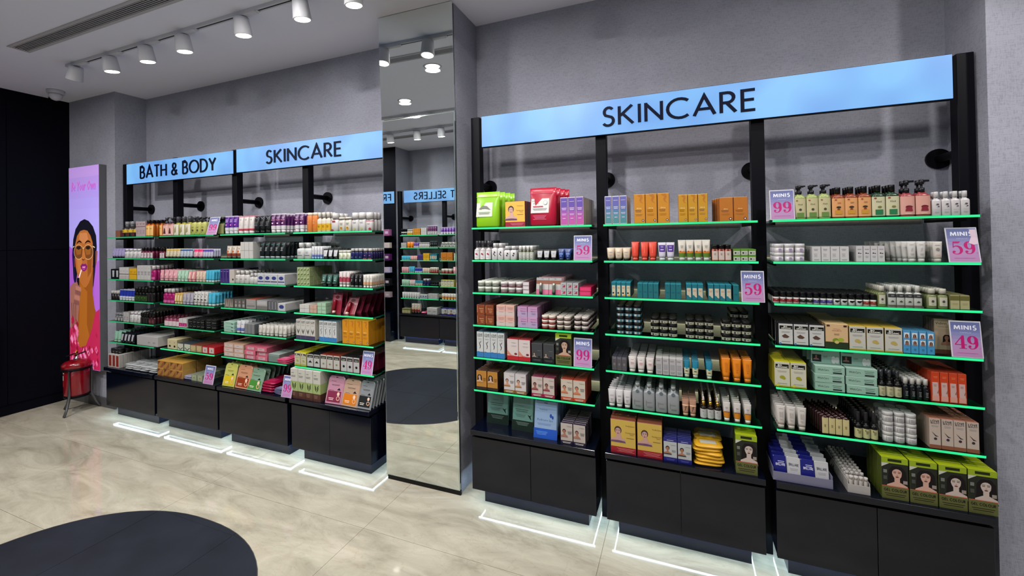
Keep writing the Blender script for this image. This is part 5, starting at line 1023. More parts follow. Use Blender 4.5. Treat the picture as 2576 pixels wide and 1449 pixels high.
 'lemon serum carton': Ct('#aca88c', s='#8c841c', t='#b0a814', dr=1.0, art=ORG('#8c8c50') + [('r', -.5, .5, 0, .1, '#94941c')]), 'black seed carton': Ct('#a8a8a6', s='#0e0e12', t='#14141a', dr=1.0, art=[('r', -.42, .42, .72, .92, '#15150f'), ('l', 0, .82, .6, 2, .06, '#b0b0a8'), ('p', [(-.3, .34), (0, .52), (.3, .34)], '#1c1814'), ('r', -.5, .5, 0, .06, '#16161c')]), 'red topped carton': Ct('#aaa8a2', s='#5c1810', t='#6c2014', dr=1.0, art=[('r', -.42, .42, .70, .90, '#15150f'), ('l', 0, .8, .6, 2, .06, '#b0b0a8'), ('e', 0, .36, .16, .12, '#77705c'), ('r', -.5, .5, 0, .06, '#5c2014')]), 'black fig carton': Ct('#a6a6a6', s='#5c0c20', t='#101014', dr=1.0, art=[('r', -.42, .42, .70, .90, '#15150f'), ('l', 0, .8, .6, 2, .06, '#b0b0a8'), ('e', 0, .34, .18, .17, '#121014')]), 'wine serum carton': Ct('#6c1030', s='#5c0c28', t='#54102a', dr=1.2),
 'yellow mask sachet': ('sachet', .12, 'sachet', dict(c='#b0b05c', art=MASK('#c0a814', '#3c3c1c'))), 'peach mask sachet': ('sachet', .12, 'sachet', dict(c='#b88468', art=MASK('#84300c', '#3c241c'))), 'green mask sachet': ('sachet', .12, 'sachet', dict(c='#74907c', art=MASK('#3c7c2c', '#1c341c'))), 'pink mask sachet': ('sachet', .12, 'sachet', dict(c='#ac7c90', art=MASK('#742040', '#3c1c2c'))), 'orange mask sachet': ('sachet', .12, 'sachet', dict(c='#a88c78', art=MASK('#c06c0c', '#3c2c1c'))), 'grey mask sachet': ('sachet', .12, 'sachet', dict(c='#7c8084', art=MASK('#1c1e20', '#1c1e20'))),
 'magenta wipe pack': ('pack', .8, 'wipes pack', dict(c='#8c0c38', lab='#a82450')), 'slate lilac pack': ('pack', .8, 'sachet pack', dict(c='#5c5c7c', lab='#7c7c9c')), 'white green leaf carton': Ct('#b4b2aa', s='#a8a69c', t='#c0beb8', dr=.95, art=LEAF),
})
K['white green leaf carton'][3]['side_bands'] = [(0, .25, '#4a2a22'), (.25, .58, '#8fa066')]
BUILD['shaped'] = B_shaped
_cache = {}
def build(kind, w, h, fr):
    bld, dr, cat, p = K[kind]
    d = w * dr
    key = (kind, round(w, 4), round(h, 3), fr)
    if key not in _cache:
        parts = BUILD[bld](w, d, h, p, fr)
        if p.get('side_bands'):
            sb = MB()
            for a, b, c in p['side_bands']: sb.box(-w / 2 - .0003, w / 2 + .0003, .0001, d + .0003, a * h + .0002, b * h, mat(c, .5))
            parts.append(('printed_band', sb))
        _cache[key] = [(n, m_.mesh(n or kind.replace(' ', '_').replace('-', '_'))) for n, m_ in parts]
    return _cache[key], d, cat
count = 0
OFF = {}
def place(kind, w, h, fr, loc, label, group, rz=0, tilt=0):
    global count
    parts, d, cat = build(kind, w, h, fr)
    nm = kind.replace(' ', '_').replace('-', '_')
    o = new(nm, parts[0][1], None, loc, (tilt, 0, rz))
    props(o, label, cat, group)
    for n, me in parts[1:]: new(n, me, o)
    count += 1
    return o, d
TIER = ['bottom', 'second', 'third', 'fourth', 'fifth', 'sixth']
rj = random.Random(11)
def row(spec):
    """bay shelf x0 x1 n h rows stack kind [tilt] [y0] [gap]"""
    f = spec.split('|'); a = f[0].split(); kind = f[1].rstrip('@'); dupn = len(f[1]) - len(kind)
    bay, sh, x0, x1, n, h, rows, stack = a[0], a[1], float(a[2]), float(a[3]), int(a[4]), float(a[5]), int(a[6]), int(a[7])
    opt = dict(s_.split('=') for s_ in f[2].split()) if len(f) > 2 else {}
    tilt = math.radians(float(opt.get('tilt', 0))); y0 = float(opt.get('y', .014)); gap = float(opt.get('gap', 1.04)); fill = float(opt.get('fill', .965))
    opp = bay in OPPB
    nm = (OPPB if opp else BAYS)[bay][2]
    cab_ = sh == 'c'
    z = (.4652 if cab_ else SH[int(sh) - 1] + .0002) + float(opt.get('dz', 0))
    pitch = (x1 - x0) / n; w = pitch * fill
    dr = K[kind][1]; d = w * dr
    if K[kind][0] == 'sachet': gap = float(opt.get('gap', 2.2))
    where = ('cabinet of %s bay' % nm) if cab_ else ('%s shelf, %s bay' % (ORD[int(sh) - 1], nm))
    grp = kind + 's, ' + where
    base = OFF.get((bay, sh, kind), 0); OFF[(bay, sh, kind)] = base + n
    maxy = YW - .02
    sq = math.cos(tilt) if tilt else 1
    for r in range(rows):
        dy = y0 + r * d * gap
        if dy + d > maxy: break
        for k in range(n):
            for s_ in range(stack if not (opt.get('pyr') and r == 0 and False) else stack):
                jx, jr = (rj.random() - .5) * pitch * .03, (rj.random() - .5) * .05
                if K[kind][0] == 'pack': jx *= 6; jr *= 6
                x = x0 + pitch * (k + .5) + jx + (r * float(opt['sk']) if 'sk' in opt else 0); y = dy + (rj.random() - .5) * d * .04
                pos = '%s in %s row' % (ordn[base + k], 'front' if r == 0 else ordn[r])
                if stack > 1: pos += ', %s tier' % TIER[s_]
                lab = '%s, %s, %s' % (kind, where, pos)
                if opp: place(kind, w, h, r == 0, (x, -3.13 - y, z + s_ * (h + .0003)), lab, grp, PI + jr, tilt)
                else: place(kind, w, h, r == 0, (x, y if not cab_ else y - .02, z + s_ * (h + .0003)), lab, grp, jr, -tilt)

SPEC = '''
R1 1 -1.1508 -0.9892 1 0.2171 4 1|green pouch|sk=.012
R1 1 -0.9541 -0.8232 1 0.1503 4 1|yellow facial kit carton
R1 1 -0.8052 -0.6401 1 0.2223 4 1|red pouch|sk=.012
R1 1 -0.6146 -0.4808 3 0.1584 7 1|violet pink carton
R1 2 -1.1658 -1.0526 3 0.1162 5 1|clear spray bottle
R1 2 -1.0460 -0.9693 2 0.1002 5 1|white floral bottle
R1 2 -0.9667 -0.8845 2 0.0825 5 1|short white floral bottle
R1 2 -0.8730 -0.7803 4 0.0836 6 1|white flip cap bottle
R1 2 -0.7623 -0.6389 3 0.0615 5 1|black tube with grey label
R1 2 -0.6343 -0.5561 2 0.0650 5 1|dark blue tube
R1 3 -1.1475 -1.0047 3 0.0337 6 2|white lidded grey jar
R1 3 -0.9959 -0.8500 3 0.0329 6 2|white lidded mauve jar
R1 3 -0.8490 -0.8071 1 0.0232 4 3|small white stacked box
R1 3 -0.7754 -0.6214 2 0.0978 7 1|lipstick blister card|tilt=9 gap=1.3
R1 3 -0.6201 -0.5178 3 0.0346 3 2|grey white lip box
R1 3 -0.5145 -0.4458 1 0.0242 1 2|hot pink box
R1 4 -1.1516 -1.0362 2 0.0602 7 2|brown carton
R1 4 -1.0200 -0.9023 2 0.0614 6 2|peach carton
R1 4 -0.8847 -0.7595 2 0.0602 6 2|lilac pink carton
R1 4 -0.7403 -0.6574 2 0.0250 8 3|red banded jar
R1 4 -0.6504 -0.5676 2 0.0246 8 3|brown banded jar
R1 4 -0.5494 -0.4669 2 0.0265 7 3|plum banded jar
R1 5 -1.1541 -0.9699 4 0.1533 7 1|white blue shampoo carton
R1 5 -0.9563 -0.8065 2 0.1236 8 1|red and white carton|gap=1.15
R1 5 -0.8017 -0.6632 2 0.1095 8 1|black charcoal carton|gap=1.15
R1 5 -0.6585 -0.5631 1 0.1747 3 1|green hair colour carton
R1 6 -1.1607 -1.0171 2 0.1129 8 1|gold carton|gap=1.15
R1 6 -0.9802 -0.8357 2 0.1169 8 1|white facial kit carton
R1 6 -0.8051 -0.6643 2 0.1139 8 1|crimson facial kit carton|gap=1.15
R1 6 -0.6304 -0.4870 2 0.1175 9 1|orange facial kit carton
R1 c -1.1368 -0.9870 1 0.2017 4 1|sage sachet|tilt=8 y=.115
R1 c -0.9546 -0.8120 1 0.2008 4 1|sage sachet@|tilt=8 y=.075
R1 c -0.7980 -0.6533 1 0.2087 4 1|blue pedicure sachet|tilt=10 y=.03
R1 c -0.6291 -0.4871 2 0.1142 9 1|plum facial kit carton|gap=1.3
R2 1 -0.3661 -0.2477 3 0.1524 5 1|violet teal carton
R2 1 -0.2128 -0.0348 3 0.1542 3 1|tall amber skincare carton
R2 1 0.0064 0.1450 3 0.1410 3 1|slim amber skincare carton
R2 1 0.1959 0.3218 2 0.1170 4 1|short orange skincare carton|sk=-.008
R2 2 -0.3589 -0.2347 3 0.0685 4 1|cream tube
R2 2 -0.2306 -0.1920 1 0.0992 4 1|coral tube
R2 2 -0.1819 -0.1016 2 0.0980 4 1|coral tube@
R2 2 -0.0951 -0.0135 2 0.0946 4 1|white tube with purple label
R2 2 0.0017 0.1530 4 0.1065 4 1|white orange green tube
R2 2 0.1578 0.2467 3 0.0806 5 1|pink bottle with black cap
R2 2 0.2528 0.3517 3 0.0290 5 2|green and white small box
R2 3 -0.3371 -0.2362 4 0.0810 7 1|teal carton with yellow print
R2 3 -0.2024 -0.0954 4 0.0771 7 1|plain teal carton
R2 3 -0.0650 0.0142 3 0.0776 7 1|plain teal carton@
R2 3 0.0358 0.1169 3 0.0803 7 1|teal carton with white print
R2 3 0.1379 0.2431 4 0.0807 7 1|teal carton with white print@
R2 3 0.2492 0.2759 1 0.0796 7 1|plain teal carton@@
R2 4 -0.3151 -0.1849 3 0.0309 5 5|black jar with teal label
R2 4 -0.1396 -0.0081 3 0.0329 4 3|black jar with cream label
R2 4 0.0303 0.1619 3 0.0329 4 3|black jar with cream label@
R2 4 0.1957 0.3278 3 0.0330 2 3|black jar with cream label@@
R2 4 0.2417 0.3249 2 0.0339 4 4|black jar with cream label@@@|y=.085
R2 5 -0.3414 -0.2637 3 0.0725 9 1|small smoked clear box
R2 5 -0.2584 -0.1228 3 0.0795 9 1|white tube with pink print|gap=1.5 fill=.88
R2 5 -0.1169 0.0150 4 0.0879 8 1|grey white sunscreen box
R2 5 0.0165 0.0472 1 0.0847 9 1|slim teal tube|gap=1.6
R2 5 0.0565 0.0878 1 0.0841 9 1|slim teal tube@|gap=1.6
R2 5 0.1217 0.1512 1 0.0831 9 1|slim teal tube@@|gap=1.6
R2 5 0.1898 0.3299 3 0.1104 7 1|orange tube|fill=.80 gap=1.3
R2 6 -0.3667 -0.2447 3 0.0894 9 1|white hand tube|gap=1.4
R2 6 -0.2416 -0.0050 4 0.1364 9 1|flat grey flask bottle|gap=1.1
R2 6 0.0061 0.0743 2 0.0804 9 1|rose gold tube
R2 6 0.0910 0.1878 3 0.1047 8 1|amber dropper bottle|gap=1.1
R2 6 0.1885 0.3263 3 0.0909 9 1|white orange sunscreen tube|fill=.68 gap=1.4
R2 c -0.3550 -0.2206 1 0.1766 5 1|yellow facial kit sleeve|gap=1.15
R2 c -0.2186 -0.0909 1 0.1769 7 1|yellow facial kit sleeve@|gap=1.15
R2 c -0.0871 0.0481 2 0.1165 7 1|blue mens facial kit carton
R2 c 0.2440 0.3389 1 0.1864 3 1|lime hair colour carton with red lips
R3 1 0.5124 0.6570 3 0.1581 2 1|pale green pump bottle
R3 1 0.6585 0.8040 3 0.1412 3 1|amber shampoo bottle
R3 1 0.8054 0.9025 2 0.1413 3 1|dark green shampoo bottle
R3 1 0.9025 1.0090 2 0.1573 2 1|pink pump bottle
R3 1 1.0103 1.1334 4 0.1018 2 1|white botanical bottle
R3 2 0.4268 0.5542 3 0.0411 3 2|white cream jar
R3 2 0.5774 0.7184 4 0.0689 7 1|small white serum box
R3 2 0.7431 0.8465 4 0.0705 7 1|white hand cream box
R3 2 0.9251 0.9890 2 0.0887 9 1|white face tube|sk=-.012
R3 2 1.0099 1.0440 1 0.0874 7 1|white floral tube
R3 3 0.4191 0.5271 4 0.0542 8 1|black lidded jar with red band
R3 3 0.5271 0.5799 2 0.0534 8 1|black lidded jar with dark band
R3 3 0.5799 0.6564 3 0.0528 8 1|black lidded jar with violet band
R3 3 0.6571 0.7661 4 0.0518 8 1|black lidded jar with swoosh
R3 3 0.7667 0.8163 2 0.0528 8 1|black lidded jar with rust band
R3 3 0.8177 0.8484 1 0.0907 8 1|green oil bottle
R3 3 0.8539 0.9713 4 0.0945 8 1|white bottle with black label
R3 3 0.9867 1.0568 2 0.0840 8 1|green oil bottle@
R3 3 1.0593 1.1233 2 0.0596 8 1|olive carton
R3 4 0.4358 0.6189 3 0.1016 8 1|black edged organic carton|gap=1.15
R3 4 0.6204 0.7089 1 0.1116 7 1|peach avocado carton|gap=1.15
R3 4 0.7095 0.9008 3 0.1051 7 1|gold edged organic carton|gap=1.1
R3 4 0.9008 1.0081 4 0.0969 8 1|light blue serum carton
R3 4 1.0200 1.0850 1 0.1494 5 1|beige hair carton|y=.05
R3 5 0.4159 0.5478 2 0.1172 8 1|yellow edged organic carton
R3 5 0.5771 0.8116 2 0.0375 3 3|mint hair serum box
R3 5 0.8130 0.8970 3 0.1142 9 1|dark spray bottle with cream label
R3 5 0.8984 0.9887 4 0.0884 9 1|dark bottle with white cap
R3 5 0.9926 1.1071 4 0.1248 8 1|orange hair removal carton
R3 6 0.4212 0.5465 3 0.1039 9 1|white lotion tube|fill=.86 gap=1.3
R3 6 0.6009 0.7050 4 0.0953 9 1|maroon bottle with cream label|sk=-.004
R3 6 0.7265 0.8107 3 0.1142 9 1|black bottle with cream label
R3 6 0.8272 0.9468 3 0.0429 3 3|white hair mask jar
R3 6 0.9810 1.1415 4 0.1259 6 1|peach shampoo carton
R3 c 0.8088 0.9975 2 0.1775 4 1|lime hair colour carton|gap=1.05
R3 c 1.0001 1.1843 2 0.1771 4 1|lime hair colour carton with red lips|gap=1.05
L1 1 -4.9221 -4.8521 1 0.0635 2 1|tiny terracotta box
L1 1 -4.8489 -4.6052 3 0.1434 3 1|dark bottle with yellow band
L1 1 -4.6052 -4.4653 3 0.1372 5 1|mauve grey carton
L1 1 -4.4624 -4.3578 2 0.1463 3 1|orange bottle with black cap
L2 1 -4.2610 -4.2273 1 0.1439 3 1|orange bottle with black cap
L2 1 -4.2245 -4.0782 2 0.1635 3 1|rose pump bottle
L2 1 -4.0749 -3.8444 3 0.1638 3 1|clear oil spray bottle
L2 1 -3.8408 -3.6512 3 0.1502 3 1|lime pump bottle
L2 1 -3.5880 -3.4806 1 0.1451 2 1|dark green bottle|y=.05
L1 2 -4.9922 -4.8044 4 0.0896 4 1|lilac tube
L1 2 -4.7981 -4.5478 4 0.0841 4 1|white mini bottle
L1 2 -4.5419 -4.3605 4 0.0966 5 1|maroon bottle with white label
L2 2 -4.2637 -4.1964 2 0.0911 4 1|maroon bottle with white label
L2 2 -4.1909 -3.9946 4 0.0829 4 1|yellow topped tube
L2 2 -3.9914 -3.8265 4 0.0814 4 1|blue topped tube
L2 2 -3.8213 -3.6990 2 0.0801 4 1|hot pink tube
L2 2 -3.6940 -3.5651 4 0.0791 4 1|violet topped tube
L1 3 -5.0045 -4.8731 2 0.0936 4 1|black box with white tube
L1 3 -4.8699 -4.7201 3 0.1108 4 1|white lace carton
L1 3 -4.7139 -4.5984 2 0.1021 4 1|yellow carton
L1 3 -4.5924 -4.3949 4 0.1293 6 1|white printed carton
L1 3 -4.3920 -4.3402 1 0.1277 5 1|magenta bottle
L2 3 -4.2720 -4.2215 1 0.0946 6 1|pink tube
L2 3 -4.2159 -4.0349 3 0.0935 7 1|pink tube@
L2 3 -4.0311 -3.8916 3 0.0920 7 1|mint tube
L2 3 -3.8864 -3.7932 2 0.0875 7 1|coral striped tube
L2 3 -3.7830 -3.6618 3 0.0864 7 1|beige tube
L2 3 -3.6568 -3.5533 3 0.0985 7 1|sky blue tube
L1 4 -5.0200 -4.8915 3 0.0824 5 1|black jar with white lid
L1 4 -4.8851 -4.6493 5 0.0994 5 1|blue and white tube
L1 4 -4.6433 -4.4528 4 0.1262 8 1|black bottle with green label
L1 4 -4.4469 -4.3486 2 0.1422 8 1|glossy black bottle
L2 4 -4.2208 -4.0701 3 0.1248 8 1|magenta bottle
L2 4 -4.0663 -3.9628 3 0.0924 7 1|amber gel tube
L2 4 -3.9628 -3.8217 3 0.0946 7 1|pale lilac tube
L2 4 -3.8166 -3.6397 4 0.1129 7 1|white tube with black print
L2 4 -3.6348 -3.5464 2 0.1081 8 1|sky blue tube
L1 5 -4.9605 -4.8184 3 0.0744 4 1|small clear vial
L1 5 -4.8121 -4.7253 2 0.0883 8 1|white capped carton
L1 5 -4.7191 -4.5557 3 0.0945 8 1|white mini bottle
L1 5 -4.5522 -4.4379 3 0.0968 8 1|glossy black bottle
L1 5 -4.4321 -4.3456 2 0.1064 8 1|maroon bottle
L2 5 -4.2101 -4.0029 4 0.0828 8 1|pink mist bottle
L2 5 -4.0029 -3.8992 2 0.0747 6 1|white and magenta box
L2 5 -3.8972 -3.6974 4 0.0368 8 2|black body butter jar
L2 5 -3.6824 -3.5541 2 0.0394 8 2|black body butter jar@
L1 6 -4.9830 -4.8713 2 0.0970 8 1|mint body tube
L1 6 -4.8650 -4.6545 4 0.0918 8 1|black tube with white strip
L1 6 -4.6062 -4.2970 1 0.0856 6 1|long white carton
L2 6 -4.1646 -4.0270 2 0.0826 6 1|cream carton with leaf
L2 6 -4.0243 -3.8583 2 0.0576 7 1|white carton with garland
L2 6 -3.8557 -3.7078 2 0.0567 6 1|kraft box
L2 6 -3.7052 -3.5472 2 0.0558 6 1|red box with white panel
L1 c -5.0107 -4.8386 3 0.1224 7 1|red and white perfume carton
L1 c -5.0260 -4.8722 3 0.0560 6 1|black body butter jar|dz=.113 y=.03
L2 c -4.2688 -3.9217 4 0.0650 7 2|kraft soap carton
L2 c -3.8130 -3.6638 2 0.0560 5 1|sage soap carton
L3 1 -3.4225 -3.2685 3 0.1472 4 1|purple and white tube
L3 1 -3.2662 -3.0902 3 0.1414 4 1|white and pink tube
L3 1 -3.0862 -2.9068 3 0.1355 4 1|glossy black tube
L3 1 -2.9026 -2.7487 3 0.1480 4 1|plum and white tube
L4 1 -2.6558 -2.5609 2 0.1443 4 1|plum and white tube
L4 1 -2.5375 -2.4338 2 0.1422 3 1|orange spray can
L4 1 -2.4319 -2.3069 3 0.1402 3 1|white bottle with yellow label
L4 1 -2.3050 -2.2340 1 0.1300 3 1|white bottle with red mark
L4 1 -2.2303 -2.1182 2 0.0978 3 1|white roll-on with sunflower
L4 1 -2.1165 -1.9955 2 0.1266 3 1|tall white deodorant
L4 1 -1.9938 -1.9347 1 0.1252 3 1|white deodorant with red flower
L3 2 -3.4065 -3.2320 3 0.1020 5 1|brown fruit tube
L3 2 -3.2302 -3.0869 3 0.1315 6 1|white cross carton
L3 2 -3.0300 -2.7517 5 0.1276 5 1|black teal tube
L4 2 -2.6389 -2.4915 2 0.1200 8 1|white micellar bottle
L4 2 -2.4884 -2.3841 4 0.0922 6 1|white tube with blue foot
L4 2 -2.3804 -2.2407 3 0.0738 5 1|black tube with grey label
L4 2 -2.2371 -2.1301 3 0.0614 5 1|green label mini jar
L4 2 -2.1266 -2.0226 3 0.0744 6 1|navy bottle with white cap
L4 2 -2.0191 -1.9379 2 0.0735 6 1|navy bottle with wine label
L3 3 -3.4712 -3.3637 3 0.1094 8 1|purple carton
L3 3 -3.3623 -3.3065 1 0.1084 6 1|beige flat carton
L3 3 -3.3042 -3.1430 3 0.1008 8 1|white lotion bottle
L3 3 -3.1386 -3.0504 2 0.0807 8 1|squat white bottle
L3 3 -3.0434 -2.7547 4 0.0790 5 1|petroleum jelly carton
L4 3 -2.6280 -2.5049 4 0.0336 6 4|sage green soap box
L4 3 -2.4022 -2.2438 3 0.0880 7 1|dark green tube
L4 3 -2.2340 -2.1403 3 0.1089 7 1|white and rose tube
L4 3 -2.1368 -2.0257 3 0.0937 8 1|black face wash tube
L4 3 -2.0223 -1.9411 3 0.0898 8 1|white and peach tube
L3 4 -3.4226 -3.3140 2 0.0703 7 1|patterned dark box
L3 4 -3.3117 -3.1818 3 0.0694 7 1|dark printed box
L3 4 -3.1746 -3.0664 1 0.0747 7 1|silver box with red lid
L3 4 -3.0620 -2.9412 1 0.0706 7 1|silver box
L3 4 -2.9327 -2.8360 3 0.0727 7 1|slim graphite box
L3 4 -2.8277 -2.7496 1 0.0569 4 1|petroleum jelly tube box
L4 4 -2.6073 -2.5118 2 0.0292 7 2|white soft pack
L4 4 -2.5080 -2.4392 2 0.0289 7 2|peach soft pack
L4 4 -2.4354 -2.3530 2 0.0257 7 3|mint soap pack
L4 4 -2.3543 -2.2587 1 0.1507 3 1|crimson lip blister|tilt=10 y=.03
L4 4 -2.2370 -2.1370 1 0.1457 7 1|crimson lip blister@|tilt=28 y=.03 sk=.012
L3 5 -3.4340 -3.3030 1 0.0271 6 3|mint display box
L3 5 -3.2984 -3.2009 2 0.0946 8 1|white shampoo tube with blue foot
L3 5 -3.1937 -3.0825 3 0.0778 8 1|silver slim case
L3 5 -3.0475 -2.8849 4 0.0764 9 1|small white tube|gap=1.3
L3 5 -2.8840 -2.7556 3 0.0812 9 1|small white tube@|gap=1.3 y=.02
L4 5 -2.6439 -2.4575 4 0.1456 6 1|white lavender shampoo carton
L4 5 -2.4196 -2.2572 4 0.1476 6 1|white blue shampoo carton
L4 5 -2.2069 -1.9753 4 0.1651 6 1|amber carton with leaf
L3 6 -3.4416 -3.2056 2 0.0349 6 3|blush lip box
L3 6 -3.1921 -2.9428 2 0.0339 6 3|rose pink lip box
L3 6 -2.9386 -2.8171 1 0.0604 3 1|grey green box
L4 6 -2.6629 -2.5450 2 0.0966 8 1|lemon serum carton
L4 6 -2.5391 -2.4152 2 0.0951 8 1|black seed carton
L4 6 -2.4114 -2.2315 3 0.1018 8 1|red topped carton
L4 6 -2.2243 -2.0557 3 0.1051 8 1|black fig carton
L4 6 -2.0901 -1.9849 2 0.1106 6 1|wine serum carton|y=.055
L3 c -3.4390 -3.2992 1 0.1807 7 1|yellow mask sachet|tilt=14
L3 c -3.2946 -3.1282 1 0.1807 7 1|peach mask sachet|tilt=14
L3 c -3.1626 -2.9924 1 0.1717 9 1|green mask sachet|tilt=18 y=.01
L4 c -2.6833 -2.3907 4 0.2162 4 1|white green leaf carton
L4 c -2.3573 -2.2053 1 0.1927 7 1|pink mask sachet|tilt=16
L4 c -2.2160 -2.0658 1 0.1839 7 1|orange mask sachet|tilt=16
L4 c -2.0795 -1.9509 1 0.1864 10 1|grey mask sachet|tilt=18
M1 1 -4.0600 -3.9610 3 .10 2 1|black lidded jar with dark band|gap=1.2
M1 1 -3.9478 -3.8488 3 .09 2 1|white bottle with yellow label|gap=1.2
M1 1 -3.8356 -3.7036 4 .10 2 1|tall amber skincare carton|gap=1.2
M1 1 -3.6904 -3.5914 3 .11 2 1|white cross carton|gap=1.2
M1 1 -3.5782 -3.4132 5 .14 2 1|plum and white tube|gap=1.2
M1 2 -4.0600 -3.9683 3 .08 2 1|white capped carton|gap=1.2
M1 2 -3.9561 -3.8461 2 .09 2 1|orange tube|gap=1.2
M1 2 -3.8339 -3.7422 3 .08 2 1|purple and white tube|gap=1.2
M1 2 -3.7300 -3.5467 6 .08 2 1|white lotion bottle|gap=1.2
M1 2 -3.5344 -3.4122 4 .10 2 1|black teal tube|gap=1.2
M1 3 -4.0600 -3.9072 5 .07 2 1|sky blue tube|gap=1.2
M1 3 -3.8950 -3.7728 4 .07 2 1|coral striped tube|gap=1.2
M1 3 -3.7606 -3.6689 3 .09 2 1|purple carton|gap=1.2
M1 3 -3.6567 -3.5467 2 .11 2 1|yellow carton|gap=1.2
M1 3 -3.5344 -3.4122 4 .10 2 1|teal carton with white print|gap=1.2
M1 4 -4.0600 -3.9343 4 .09 2 1|pink tube|gap=1.2
M1 4 -3.9217 -3.8274 3 .10 2 1|sky blue tube@|gap=1.2
M1 4 -3.8149 -3.6891 4 .08 2 1|blue and white tube|gap=1.2
M1 4 -3.6766 -3.5509 4 .08 2 1|beige tube|gap=1.2
M1 4 -3.5383 -3.4126 4 .09 2 1|red banded jar|gap=1.2
M1 5 -4.0600 -3.9318 4 .09 2 1|mint tube|gap=1.2
M1 5 -3.9190 -3.8229 3 .09 2 1|white and pink tube|gap=1.2
M1 5 -3.8101 -3.6819 4 .08 2 1|slim teal tube|gap=1.2
M1 5 -3.6691 -3.5538 2 .11 2 1|navy bottle with white cap|gap=1.2
M1 5 -3.5410 -3.4128 4 .06 2 1|black body butter jar|gap=1.2
M1 6 -4.0600 -3.7478 7 .09 2 1|white hand tube|gap=1.2
M1 6 -3.7300 -3.5962 3 .06 2 1|petroleum jelly carton|gap=1.2
M1 6 -3.5784 -3.4178 2 .08 2 1|long white carton|gap=1.2
M1 c -4.0600 -3.9077 3 .07 2 1|olive carton|gap=1.2
M1 c -3.8874 -3.7351 3 .15 2 1|brown fruit tube|gap=1.2
M1 c -3.7148 -3.6234 1 .03 2 1|pink pad pack|gap=1.2
M1 c -3.6031 -3.4203 2 .10 2 1|white printed carton|gap=1.2
M2 1 -3.3450 -3.0598 6 .11 2 1|purple and white tube|gap=1.2
M2 1 -3.0408 -2.8982 3 .12 2 1|orange spray can|gap=1.2
M2 1 -2.8792 -2.6890 4 .11 2 1|white bottle with red mark|gap=1.2
M2 2 -3.3450 -2.9700 6 .08 2 1|white bottle with black label|gap=1.2
M2 2 -2.9450 -2.6950 4 .09 2 1|violet teal carton|gap=1.2
M2 3 -3.3450 -3.1391 2 .12 2 1|short orange skincare carton|gap=1.2
M2 3 -3.1162 -2.9446 3 .11 2 1|mint soap pack|gap=1.2
M2 3 -2.9217 -2.6929 4 .09 2 1|coral striped tube|gap=1.2
M2 4 -3.3450 -3.1642 3 .07 2 1|red banded jar|gap=1.2
M2 4 -3.1401 -2.9593 3 .10 2 1|pink tube|gap=1.2
M2 4 -2.9352 -2.6941 4 .09 2 1|sky blue tube|gap=1.2
M2 5 -3.3450 -3.1237 4 .10 2 1|yellow edged organic carton|gap=1.2
M2 5 -3.1016 -2.9356 3 .06 2 1|orange tube|gap=1.2
M2 5 -2.9134 -2.6921 4 .09 2 1|white lotion bottle|gap=1.2
M2 6 -3.3450 -3.0893 5 .09 2 1|white orange sunscreen tube|gap=1.2
M2 6 -3.0689 -2.9155 3 .08 2 1|sky blue tube|gap=1.2
M2 6 -2.8950 -2.6905 4 .08 2 1|white hand tube|gap=1.2
M2 c -3.3450 -3.0472 3 .11 2 1|blue mens facial kit carton|gap=1.2
M2 c -3.0075 -2.7097 3 .10 2 1|white facial kit carton|gap=1.2
'''
CARDS = [
 (-0.4897, 0.006, 1.4875, 0.102, 0.1396, '59', 'lilac price stand reading MINIS 59 on second shelf of fifth bay', 0, 0.12, False),
 (-0.5, 0.006, 0.8971, 0.1019, 0.157, '99', 'lilac price stand reading MINIS 99 on fifth shelf of fifth bay', 0, 0.12, False),
 (0.3344, 0.004, 1.2907, 0.0988, 0.1505, '59', 'tilted lilac price stand reading MINIS 59 on third shelf of sixth bay', 0, 0.12, False),
 (0.4632, 0.006, 1.6843, 0.101, 0.1432, '99', 'lilac price stand reading MINIS 99 on top shelf of seventh bay', 0, 0.12, False),
 (1.1068, 0.004, 1.4875, 0.1017, 0.1482, '59', 'lilac price stand reading MINIS 59 with torn tag, seventh bay', 0, 0.2, True),
 (1.1073, 0.004, 1.0939, 0.1001, 0.15, '49', 'lilac price stand reading MINIS 49 on fourth shelf of seventh bay', 0, 0.12, False),
 (-3.5632, 0.004, 1.6843, 0.1246, 0.1498, '99', 'lilac price stand reading MINIS 99 on top shelf of second bay', 0, 0.25, False),
 (-3.5836, -0.02, 0.4652, 0.1218, 0.1464, '59', 'lilac price stand reading MINIS 59 on cabinet of second bay', 0, 0.2, False),
 (-2.7141, -0.02, 0.4652, 0.1022, 0.1547, '99', 'lilac price stand reading MINIS 99 on cabinet of third bay', 0, 0.2, False),
 (-1.9894, 0.002, 0.7003, 0.0978, 0.1573, '49', 'lilac price stand reading MINIS 49 on sixth shelf of fourth bay', 0, 0.2, False),
]
BIN1 = (0.3983, 0.6312); BIN2 = (0.6853, 0.7664)
PILES = [
 ('silver sachet pack', -4.7763, -4.3025, 'c', 4, 3, 0.018, 'L1'),
 ('lavender sachet pack', -3.9267, -3.8280, 'c', 1, 3, 0.010, 'L2'),
 ('magenta wipe pack', -3.0054, -2.8657, 'c', 1, 4, 0.022, 'L3'),
 ('slate lilac pack', -2.8616, -2.7832, 'c', 1, 5, 0.010, 'L3'),
 ('yellow wipes pack', 0.0574, 0.1935, 'c', 1, 6, 0.019, 'R2'),
 ('pink pad pack', -2.8373, -2.7228, '6', 1, 3, 0.012, 'L3'),
]
UPR = [(0.5736, 0.6855), (0.6884, 0.8011)]
MINTH = 0.0375
SIDEBOX = (1.1148, 1.1496)

